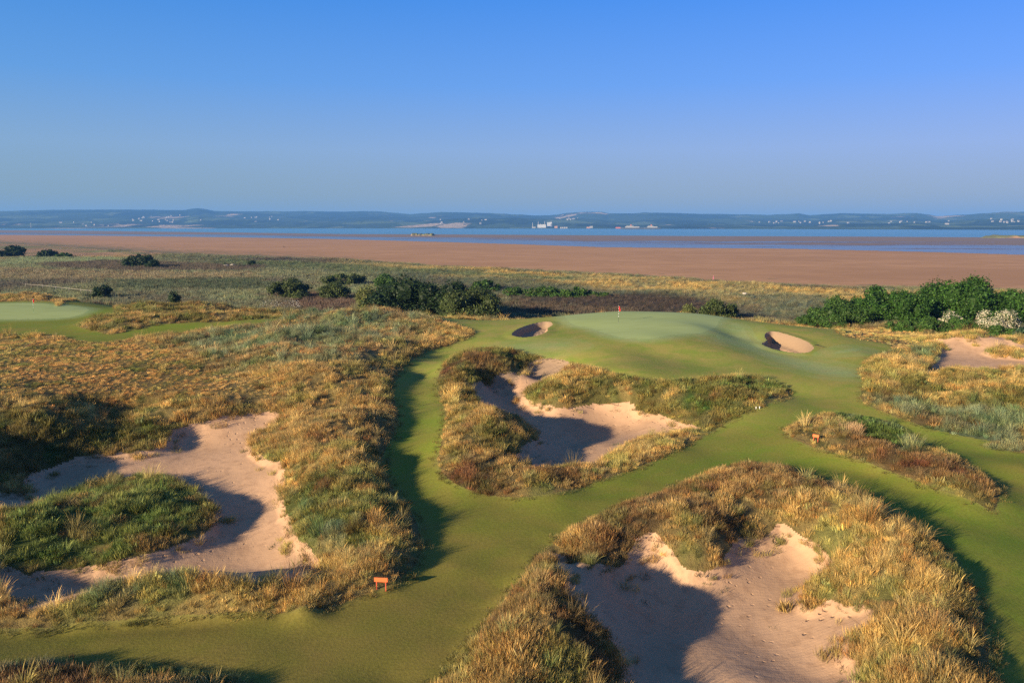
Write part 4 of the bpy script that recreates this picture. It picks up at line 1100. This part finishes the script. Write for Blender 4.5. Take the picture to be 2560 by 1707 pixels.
# the treeline on the right
grow("poplar_tree", 1960, 2074, 660, 146, F_, "glossy green tree at the left end of the tall right hand trees", "tree", leaf=.38, n=13000)
grow("poplar_tree", 2030, 2140, 668, 143, F_, "lower glossy green tree, second from the left of the right hand trees", "tree", leaf=.38, n=11000)
grow("poplar_tree", 2106, 2238, 643, 147, F_, "tall glossy green tree with twin tops, third of the right hand trees", "tree", leaf=.38, n=14000)
grow("poplar_tree", 2192, 2312, 635, 144, F_, "tallest glossy green tree at the right", "tree", leaf=.38, n=15000)
grow("poplar_tree", 2290, 2380, 666, 142, F_, "glossy green tree cut by the right edge of the picture", "tree", leaf=.38, n=11000)
grow("poplar_tree", 1872, 1990, 683, 143, H_, "low spreading fresh green tree left of the tall right hand trees", "tree", leaf=.36, n=9000)
G2 = "low hedge bushes below the right hand trees"
for a0, a1, vt, ds, mt, lab in [(1832, 1890, 722, 140, H_, "leftmost low bush of the hedge beside the reeds"), (1880, 1950, 720, 138, H_, "second low bush of the hedge, under the spreading tree"),
        (2050, 2120, 737, 127, H_, "rounded bush above the brown sandy bank"), (2105, 2180, 728, 125, H_, "bright green bush left of the cream blossom"),
        (2172, 2250, 730, 122, H_, "dark green bush below the small cream blossom"), (2020, 2070, 742, 133, H_, "small bush at the foot of the first tall right hand tree"),
        (2117, 2150, 757, 122, LEAF['brown'], "small russet bush at the back edge of the right sand area"), (2326, 2370, 753, 113, LEAF['blue'], "dull dark bush by the sand at the right edge"),
        (2240, 2330, 748, 117, H_, "green bush in front of the large cream blossom shrub")]:
    grow("hedge_bush", a0, a1, vt, ds, mt, lab, "bush", leaf=.28, n=4200, group=G2)
for a0, a1, vt, ds, lab in [(2160, 2214, 717, 127, "small shrub covered in cream blossom left of the larger one"), (2240, 2345, 709, 122, "large shrub covered in cream blossom in front of the right hand trees")]:
    o = grow("blossom_shrub", a0, a1, vt, ds, H_, lab, "shrub", leaf=.26, n=5000)
    w = (a1 - a0) * K / FX * ds
    foliage("blossom", w * 1.04, (g1(o.location.x, o.location.y) * 0 + (CAMZ - ray(.5 * (a0 + a1), vt)[2] / ray(.5 * (a0 + a1), vt)[1] * ds) - o.location.z) * 1.04, w * .86, .20, 4600, int(.5 * (a0 + a1) * 7 + vt), BLOOM, o, 0, .6)

# ------------------------------------------------------------------ flagsticks
def join_mesh(name, parts, mats_):
    """parts: (verts, faces, material slot)"""
    V, F, MI = [], [], []
    for v, f, k in parts:
        b = len(V); V += [tuple(p) for p in v]; F += [tuple(b + i for i in q) for q in f]; MI += [k] * len(f)
    me = bpy.data.meshes.new(name); me.from_pydata(V, [], F)
    for m_ in mats_: me.materials.append(m_)
    me.polygons.foreach_set('material_index', MI); me.update()
    return me
def cyl(p0, p1, r0, r1, n=10, caps=True):
    p0, p1 = Vector(p0), Vector(p1); q = p1 - p0; u_ = q.orthogonal().normalized(); w_ = q.cross(u_).normalized()
    V = [p0 + (u_ * math.cos(2 * math.pi * i / n) + w_ * math.sin(2 * math.pi * i / n)) * r0 for i in range(n)] + \
        [p1 + (u_ * math.cos(2 * math.pi * i / n) + w_ * math.sin(2 * math.pi * i / n)) * r1 for i in range(n)]
    F = [(i, (i + 1) % n, n + (i + 1) % n, n + i) for i in range(n)]
    if caps: F += [tuple(range(n))[::-1], tuple(range(n, 2 * n))]
    return V, F
def boxv(c, s, rz=0, ch=.0):
    V = []
    ca, sa = math.cos(rz), math.sin(rz)
    for dz in (-1, 1):
        for dx, dy in ((-1, -1), (1, -1), (1, 1), (-1, 1)):
            x_, y_ = dx * s[0] / 2, dy * s[1] / 2
            V.append((c[0] + x_ * ca - y_ * sa, c[1] + x_ * sa + y_ * ca, c[2] + dz * s[2] / 2))
    return V, [(3, 2, 1, 0), (4, 5, 6, 7), (0, 1, 5, 4), (1, 2, 6, 5), (2, 3, 7, 6), (3, 0, 4, 7)]
BLK = m_plain("black paint", (.02, .02, .022), .4, .1); WHT = m_plain("white paint", (.8, .78, .74), .45, .05)
GRN = m_plain("green paint", (.03, .16, .05), .4, .1); REDC = m_plain("red cloth", (.75, .03, .03), .8, .1)
CUP = m_plain("cup lining", (.6, .6, .58), .5, .05)
def flagstick(u, v, band, label):
    x, y = pick(u, v); z = g1(x, y)
    o = empty("flagstick", (x, y, z), label, "flagstick", rz=.3)
    parts = []
    H = 2.25
    parts.append((*cyl((0, 0, -.1), (0, 0, .75), .014, .014), 0))
    for k in range(8):
        z0 = .75 + k * .17; parts.append((*cyl((0, 0, z0), (0, 0, z0 + .17), .018, .018), 1 if k % 2 == 0 else 0))
    parts.append((*cyl((0, 0, H - .14), (0, 0, H), .016, .010), 1))
    link("pole", join_mesh("pole", parts, [band, WHT]), o)
    V, F = [], []                                                   # a limp flag hanging in folds
    nu, nv = 14, 12
    for j in range(nv + 1):
        for i in range(nu + 1):
            fu, fv = i / nu, j / nv
            w = .30 * fu * (.65 + .35 * (1 - fv))
            V.append((.016 + w * .75, .075 * math.sin(fu * 9 + fv * 2) * fu, H - .04 - .40 * fv - fu * (.24 + .1 * fv) - .02 * math.sin(fu * 9)))
    for j in range(nv):
        for i in range(nu):
            a = j * (nu + 1) + i; F.append((a, a + 1, a + nu + 2, a + nu + 1))
    me = join_mesh("flag", [(V, F, 0)], [REDC]); f = link("flag", me, o); md = f.modifiers.new("thick", 'SOLIDIFY'); md.thickness = .006
    link("cup", join_mesh("cup", [(*cyl((0, 0, -.1), (0, 0, .006), .055, .055, 16), 0)], [CUP]), o)
    return o
flagstick(1420.5, 740.7, BLK, "black and white banded flagstick with red flag on the raised central green")
flagstick(77.3, 718, GRN, "flagstick with red flag on the far left green")

# ------------------------------------------------------------------ orange boards
def m_wood(name, col):
    m, nt, n, l = mat(name); co = objco(nt)
    t = noise_n(nt, 7, 4, .6, scaled(nt, co, (.6, 1, 7)))
    finish(nt, mix(nt, t.outputs[0], tuple(x * .72 for x in col), col), .6, t.outputs[0], .004, .6, .3)
    return m
ORA = m_wood("orange painted wood", (.86, .17, .05)); ORD = m_wood("red orange painted wood", (.62, .10, .05))
def board(ul, vl, ur, vr, label, w, hgt):
    x0, y0 = pick(ul, vl); x1, y1 = pick(ur, vr)
    c = Vector(((x0 + x1) / 2, (y0 + y1) / 2)); d = Vector((x1 - x0, y1 - y0)); 
    rz = math.atan2(d.y, d.x); rz = max(-.7, min(.3, rz))
    z = g1(c.x, c.y)
    o = empty("direction_board", (c.x, c.y, z), label, "sign", rz=rz)
    bw = join_mesh("board", [(*boxv((0, -.028, hgt - .11), (w, .024, .21)), 0)], [ORA])
    b = link("board", bw, o); md = b.modifiers.new("b", 'BEVEL'); md.width = .004
    for s_ in (-1, 1):
        p = link("post", join_mesh("post", [(*boxv((s_ * w * .34, 0, hgt / 2 - .12), (.042, .03, hgt + .2)), 0)], [ORD]), o)
    return o
board(866.2, 1353, 885.4, 1356.5, "larger orange wooden board on two posts beside the near fairway", .64, .64)
board(1869.4, 1013, 1877.5, 1014.8, "small orange board half sunk in the rough of the right island", .46, .58)

# a bleached dry tussock on the right island
x, y = pick(1956, 990); V, F, C = [], [], []
for k in range(16):
    v_, f_, c_ = blade_tuft(seed=500 + k, nb=60, rad=.2, len0=.35, len1=.7, width=.009, lean=.45, droop=.6, segs=3)
    F += [q + sum(len(a_) for a_ in V) for q in f_]; V.append(v_ + np.array((rnd.gauss(0, .38), rnd.gauss(0, .3), 0))); C.append(c_)
o = link("dry_tussock", mesh_np("dry_tussock", np.concatenate(V), np.array(F), m_leaf("bleached straw", (.62, .44, .22), (.52, .36, .17)), False, np.concatenate(C)), label="bleached tan tussock right of the small orange board on the right island", category="grass clump")
o.location = (x, y, g1(x, y) + .1); o.scale = (1.5, 1.5, 1.7)
# ------------------------------------------------------------------ rail fence, stones, markers, rake
PALE = m_plain("weathered pale wood", (.26, .235, .20), .85, .2, 4.0)
fo = empty("rail_fence", (0, 225, -2), "long pale wooden rail fence behind the left green", "fence")
fp = []
for u, v in [(58, 652.5), (98, 655.3), (128, 659), (158, 662.2), (185, 665), (208, 667.4), (235, 669.5), (262, 672.5)]:
    x, y = at(u, v, -1.0); fp.append((x, y))
fz = [g1(*p) for p in fp]
for i, (x, y) in enumerate(fp):
    rz_ = -1.0
    link("post", join_mesh("post", [(*boxv((x, y - 225, (rz_ + 2 + fz[i] + 2) / 2), (.11, .11, rz_ - fz[i] + .5), .3), 0)], [PALE]), fo)
for lev, th_ in ((0, .08),):
    parts = []
    for i in range(len(fp) - 1):
        a, b = fp[i], fp[i + 1]
        c = ((a[0] + b[0]) / 2, (a[1] + b[1]) / 2 - 225 - .1, 1.0 + lev)
        L = math.hypot(b[0] - a[0], b[1] - a[1]); parts.append((*boxv(c, (L * .998, .06, th_), math.atan2(b[1] - a[1], b[0] - a[0])), 0))
    link("rail", join_mesh("rail", parts, [PALE]), fo)
def rock_mesh(name, sx, sy, sz, seed, mt, rough_=.25):
    import bmesh
    bm = bmesh.new(); bmesh.ops.create_icosphere(bm, subdivisions=3, radius=1)
    for v in bm.verts:
        n_ = mnoise.fractal(v.co * 1.3 + Vector((seed * 3.1, 0, 0)), 1, 2, 4)
        v.co = v.co * (1 + rough_ * n_); v.co.x *= sx; v.co.y *= sy; v.co.z *= sz
    me = bpy.data.meshes.new(name); bm.to_mesh(me); bm.free(); me.materials.append(mt)
    return me
STONE = m_plain("pale stone", (.42, .38, .32), .85, .2, 2.0)
for u, v, s_, lab in [(518.5, 612.5, .9, "larger pale stone on the far dune, left of the dark figure"), (534, 611, .65, "smaller pale stone between the larger stone and the dark figure"),
                      (1710, 678, .4, "pale boulder half buried in the dune grass above the green")]:
    x, y = pick(u, v, 600); o = link("boulder", rock_mesh("boulder", s_ * 1.5, s_, s_ * .7, u, STONE), label=lab, category="stone"); o.location = (x, y, g1(x, y) + .45)
for i, (u, v, lab) in enumerate([(1641, 872, "left white marker of the pair on the grassy rim below the green"), (1652, 872, "right white marker of the pair on the grassy rim below the green"),
                    (1736.5, 939, "left white marker of the pair at the turf edge by the dark hump"), (1744.5, 938.5, "right white marker of the pair at the turf edge by the dark hump")]):
    x, y = pick(u, v); o = empty("marker_post", (x, y, g1(x, y)), lab, "marker", "small white markers by the middle bunker")
    link("post", join_mesh("post", [(*cyl((0, 0, -.1), (0, 0, .14), .03, .03), 0), (*cyl((0, 0, .14), (0, 0, .18), .05, .045), 0), (*cyl((0, 0, .18), (0, 0, .21), .045, .015), 0)], [WHT]), o)
x, y = pick(1883, 797)
o = empty("rake", (x, y, g1(x, y) + .06), "dark bunker rake lying on the turf right of the deep bunker", "rake", rz=.35)
link("handle", join_mesh("handle", [(*cyl((-.1, -.9, .03), (0, .55, .03), .018, .018), 0)], [BLK]), o)
link("rake_head", join_mesh("rake_head", [(*boxv((0, .57, .04), (.62, .04, .05)), 0)] + [(*cyl((-.28 + .08 * k, .57, .03), (-.28 + .08 * k, .53, -.05), .008, .004, 5), 0) for k in range(8)], [BLK]), o)

# ------------------------------------------------------------------ people, far off on the sand and dunes
def person(u, v, far_, label, coat, trousers, stride=.18, h=1.72, rz=0.):
    x, y = pick(u, v, far_) if far_ < 500 else at(u, v, BEACH_Z)
    z = g1(x, y)
    me = bpy.data.meshes.new("person")
    k = h / 1.72
    J = [(0, 0, .95), (0, 0, 1.15), (0, .02, 1.40), (0, .02, 1.52), (0, .03, 1.64),
         (.10, 0, .90), (.11, stride, .48), (.12, stride * .6, .06), (.12, stride * .6 + .14, .03),
         (-.10, 0, .90), (-.11, -stride * .2, .48), (-.12, -stride * 1.2, .08), (-.12, -stride * 1.2 + .14, .03),
         (.20, .02, 1.38), (.25, -.06, 1.12), (.25, .08, .88), (-.20, .02, 1.38), (-.25, .08, 1.12), (-.24, .2, .90)]
    Rr = [.15, .13, .15, .06, .10, .10, .07, .05, .04, .10, .07, .05, .04, .06, .05, .035, .06, .05, .035]
    E = [(0, 1), (1, 2), (2, 3), (3, 4), (0, 5), (5, 6), (6, 7), (7, 8), (0, 9), (9, 10), (10, 11), (11, 12), (2, 13), (13, 14), (14, 15), (2, 16), (16, 17), (17, 18)]
    me.from_pydata([tuple(c * k for c in j) for j in J], E, [])
    o = bpy.data.objects.new("person", me); sc.collection.objects.link(o)
    md = o.modifiers.new("skin", 'SKIN')
    if not me.skin_vertices: 
        import bmesh
        bm = bmesh.new(); bm.from_mesh(me); bm.verts.layers.skin.verify(); bm.to_mesh(me); bm.free()
    for i, r_ in enumerate(Rr):
        sv = me.skin_vertices[0].data[i]; sv.radius = (r_ * k, r_ * k); sv.use_root = i == 0
    o.modifiers.new("s", 'SUBSURF').levels = 1; o.modifiers["s"].render_levels = 1
    m, nt, n, l = mat("clothing"); c_ = objco(nt); sp_ = nd(nt, 'ShaderNodeSeparateXYZ'); l.new(c_, sp_.inputs[0])
    r_ = ramp(nt, mathn(nt, 'DIVIDE', sp_.outputs[2], 2.0 * k), [(0, trousers), (.47, trousers), (.475, coat), (.755, coat), (.76, (.45, .27, .19)), (.83, (.45, .27, .19)), (.84, (.06, .04, .03))])
    r_.color_ramp.interpolation = 'CONSTANT'
    finish(nt, r_.outputs[0], .85)
    me.materials.append(m)
    o.location = (x, y, z); o.rotation_euler = (0, 0, rz); o['label'] = label; o['category'] = 'person'
    return o
person(650.8, 568.5, 900, "left walker of the dark clothed pair far out on the beach", (.03, .03, .045), (.02, .02, .03), rz=.4)
person(654.2, 569.0, 900, "right walker of the dark clothed pair far out on the beach", (.06, .03, .03), (.02, .02, .03), stride=-.15, rz=.2)
person(1638.5, 642.5, 900, "walker in pink at the edge of the beach above the green", (.62, .20, .30), (.45, .14, .22), rz=1.3)
person(549.6, 611.5, 480, "figure in a black coat on the far dune right of the pale stones", (.02, .02, .02), (.02, .02, .02), stride=.05, rz=2)

# ------------------------------------------------------------------ islets
ROCK = mat("sandstone islet"); m, nt, n, l = ROCK; co = objco(nt)
gm = nd(nt, 'ShaderNodeNewGeometry'); sx_ = nd(nt, 'ShaderNodeSeparateXYZ'); l.new(gm.outputs['Normal'], sx_.inputs[0])
nz_ = noise_n(nt, .2, 4, .6, co)
finish(nt, mix(nt, ramp(nt, sx_.outputs[2], [(.55, (0, 0, 0)), (.8, (1, 1, 1))]).outputs[0], mix(nt, nz_.outputs[0], (.42, .26, .14), (.25, .14, .08)), (.15, .15, .06)), .9, nz_.outputs[0], .8, 1, .1)
def islet(u0, u1, dist, h, label, seed, dep=26):
    ax, ay, _ = ray(u0, 540); bx, by, _ = ray(u1, 540)
    x0, x1 = ax / ay * dist, bx / by * dist
    nu, nv = 120, 26; V, F = [], []
    for j in range(nv + 1):
        for i in range(nu + 1):
            fu, fv = i / nu, j / nv
            ex = min(1, min(fu, 1 - fu) * 14) ** .6; ev = min(1, min(fv, 1 - fv) * 6) ** .5
            nn = .75 + .4 * mnoise.fractal(Vector((fu * 9 + seed, fv * 1.5, 0)), 1, 2, 4)
            V.append((x0 + (x1 - x0) * fu, dist + dep * (fv - .3) * (1 + .5 * mnoise.noise(Vector((fu * 5, seed, 0)))), BEACH_Z - .5 + (h + .5) * ex * ev * nn))
    for j in range(nv):
        for i in range(nu):
            a = j * (nu + 1) + i; F.append((a, a + 1, a + nu + 2, a + nu + 1))
    me = join_mesh("islet", [(V, F, 0)], [m]); [setattr(p, 'use_smooth', True) for p in me.polygons]
    o = link("rocky_islet", me, label=label, category="islet"); return o
islet(2270, 2480, 1380, 5.5, "low sandstone islet with a grassy top at the right edge of the water", 1.0, 40)
islet(944, 998, 1700, 5.0, "tiny sandy islet on the mudflat near the middle", 5.0, 40)

# ------------------------------------------------------------------ across the water
FW = m_plain("pale render", (.30, .28, .25), .8, .1, .05); FG = m_plain("grey steel", (.42, .42, .42), .7, .2, .05); FR = m_plain("rust red hull", (.45, .13, .08), .7, .2, .05)
FD = m_plain("dark hull", (.06, .07, .09), .6, .2, .05); FROOF = m_plain("slate roof", (.16, .14, .14), .8, .2, .05); FB = m_plain("brick", (.40, .22, .15), .85, .15, .05)
def house_meshes(w, d, h):
    wall = join_mesh("wall", [(*boxv((0, 0, h / 2 - 2), (w, d, h + 4)), 0)], [FW])
    V = [(-w / 2 - .5, -d / 2 - .5, h), (w / 2 + .5, -d / 2 - .5, h), (w / 2 + .5, d / 2 + .5, h), (-w / 2 - .5, d / 2 + .5, h), (-w / 2 - .5, 0, h + d * .4), (w / 2 + .5, 0, h + d * .4)]
    roof = join_mesh("roof", [(V, [(0, 1, 5, 4), (2, 3, 4, 5), (0, 4, 3), (1, 2, 5), (3, 2, 1, 0)], 0)], [FROOF])
    return wall, roof
HM = [house_meshes(15, 10, 8), house_meshes(26, 11, 7), house_meshes(12, 12, 10)]
def far_at(u, v):
    a, yy, d0 = ray(u, v)
    for k in range(700):
        t = 4300 + k * 14
        x, y = a * t, yy * t
        if hill_z(x, y) > CAMZ - d0 * t and hill_z(x, y) > -4: return x, y, hill_z(x, y)
    return None
CLUST = [((300, 470), (496, 512), 26, "the left hill town"), ((560, 640), (497, 513), 9, "the slopes left of the middle"), ((1000, 1140), (503, 516), 8, "the shore left of the works"),
         ((1280, 1330), (500, 507), 10, "the rise above the works"), ((1740, 1950), (508, 514), 16, "the village right of the middle"), ((2040, 2180), (508, 516), 10, "the slopes near the right edge"), ((2250, 2350), (503, 513), 14, "the ridge at the right edge"), ((130, 260), (511, 520), 8, "the shore at the left")]
for (u0, u1), (v0, v1), nh, where in CLUST:
    for k in range(nh):
        p = far_at(rnd.uniform(u0, u1), rnd.uniform(v0, v1))
        if not p: continue
        wl, rf = HM[rnd.choice((0, 0, 1, 2))]
        o = empty("house", p, "small white house among those on " + where + " across the water", "house", "white houses on " + where, rnd.uniform(-.5, .5))
        o.scale = (rnd.uniform(.5, 1.0),) * 3
        link("wall", wl, o); link("roof", rf, o)
def works(u, v, w, d, h, mt, label, kind="factory_building", cat="building", chim=()):
    p = far_at(u, v) or (*at(u, v, -4)[:2], -4)
    o = empty(kind, p, label, cat)
    link("wall", join_mesh("wall", [(*boxv((0, 0, h / 2 - 2), (w, d, h + 4)), 0), (*boxv((w * .2, 0, h * .65), (w * .35, d * .8, h * .8)), 0)], [mt]), o)
    for cx, ch in chim:
        link("chimney", join_mesh("chimney", [(*cyl((cx, 0, 0), (cx, 0, ch), 2.6, 1.8, 12), 0)], [FW]), o)
    return o
works(1244, 523, 60, 30, 22, FG, "grey factory block with tall pale stacks on the far shore", chim=((-24, 42), (-8, 30), (22, 46)))
works(1262, 522, 34, 30, 34, FG, "taller grey factory tower right of the stacked block", chim=((12, 44),))
works(1277, 524, 20, 20, 14, FB, "brown shed between the factory and the white tanks")
works(1240 - 14, 524, 26, 18, 7, FW, "low pale shed at the left foot of the factory", chim=((-8, 36),))
for i, uu in enumerate((1289, 1293.5, 1298, 1302.5)):
    p = far_at(uu, 525) or (0, 5000, 0)
    o = empty("storage_tank", p, ["leftmost of four white tanks by the far shore", "second from left of four white tanks by the far shore", "third from left of four white tanks by the far shore", "rightmost of four white tanks by the far shore"][i], "tank", "four white tanks by the far shore")
    link("shell", join_mesh("shell", [(*cyl((0, 0, -2), (0, 0, 9), 6.5, 6.5, 18), 0), (*cyl((0, 0, 9), (0, 0, 11), 6.5, 1.0, 18), 0)], [FW]), o)
works(1351, 524.5, 22, 18, 9, FB, "brick shed left of the white warehouse on the far quay")
works(1358, 524, 20, 18, 13, FW, "bright white warehouse on the far quay")
works(1420, 525, 34, 14, 9, FR, "rust red store on the far quay")
def ship(u, v, L, label):
    x, y = at(u, 527.5, -4.35); s_ = 4700 / y; a_, yy_, _ = ray(u, v); t_ = 4550 / yy_; x, y = a_ * t_, 4550
    o = empty("moored_ship", (x, y, -4.4), label, "ship")
    n_ = 14; V, F = [], []
    for i in range(n_ + 1):
        f = i / n_; hw = 9 * math.sin(math.pi * min(.5, .12 + f * .9) if f < .5 else math.pi * (.5 + (f - .5) * .86)) ** .5; xx = (f - .5) * L
        zt = 9 + 3 * (abs(f - .5) * 2) ** 2
        V += [(xx, -hw * .7, -1), (xx, -hw, zt), (xx, hw, zt), (xx, hw * .7, -1)]
    for i in range(n_):
        b = i * 4
        for k in range(3): F.append((b + k, b + k + 1, b + 5 + k, b + 4 + k))
    F += [(0, 1, 2, 3), (n_ * 4 + 3, n_ * 4 + 2, n_ * 4 + 1, n_ * 4)]
    link("hull", join_mesh("hull", [(V, F, 0)], [FD]), o)
    link("superstructure", join_mesh("superstructure", [(*boxv((0, 0, 12.5), (L * .6, 13, 7)), 0), (*boxv((-L * .1, 0, 18), (L * .3, 10, 4)), 0)], [FW]), o)
    link("funnel", join_mesh("funnel", [(*cyl((-L * .05, 0, 20), (-L * .05, 0, 27), 3.5, 3, 12), 0)], [FR]), o)
ship(1452, 526, 130, "long dark hulled ship with white decks moored by the far quay")
ship(1498, 526, 95, "shorter ship moored right of the long dark one")
p = at(71.5, 521.5, -4); f_ = 5900 / p[1]
o = empty("wind_mast", (p[0] * f_, 5900, -4.4), "thin white mast rising from the water at the far left", "mast")
link("mast", join_mesh("mast", [(*cyl((0, 0, 0), (0, 0, 42), 3.0, 1.6, 10), 0)], [FW]), o)
link("platform", join_mesh("platform", [(*boxv((6, 0, 4), (26, 14, 5)), 0)], [FW]), o)

# umbels of white flowers on the left dunes
V, F = [], []
g = random.Random(5)
for k in range(170):
    u = g.uniform(598, 690); v = g.uniform(694, 709)
    x, y = pick(u, v, 260); zb = g1(x, y) - .35
    for q in range(2):
        xx, yy, zz = x + g.gauss(0, .10), y + g.gauss(0, .10), zb + .8 + g.uniform(-.15, .15); s_ = .05
        b = len(V); V += [(xx - s_, yy, zz - s_ * .6), (xx + s_, yy, zz - s_ * .6), (xx + s_, yy, zz + s_ * .6), (xx - s_, yy, zz + s_ * .6), (xx, yy - s_, zz), ]
        F += [(b, b + 1, b + 2, b + 3), (b, b + 4, b + 2)]
link("wild_flowers", join_mesh("wild_flowers", [(V, F, 0)], [WHT]), kind='stuff', label="white wild flowers among the left dune grass")

# ------------------------------------------------------------------ haze
hz_me = join_mesh("haze", [(*boxv((0, 8000, 125), (40000, 24000, 290)), 0)], [])
m, nt, n, l = mat("pale air")
pv = nd(nt, 'ShaderNodeVolumePrincipled'); pv.inputs['Color'].default_value = (.17, .44, .94, 1); pv.inputs['Density'].default_value = 8.5e-5; pv.inputs['Anisotropy'].default_value = .0
o_ = nd(nt, 'ShaderNodeOutputMaterial'); l.new(pv.outputs[0], o_.inputs['Volume'])
hz_me.materials.append(m)
link("haze", hz_me, kind='stuff', label="pale air over the estuary")
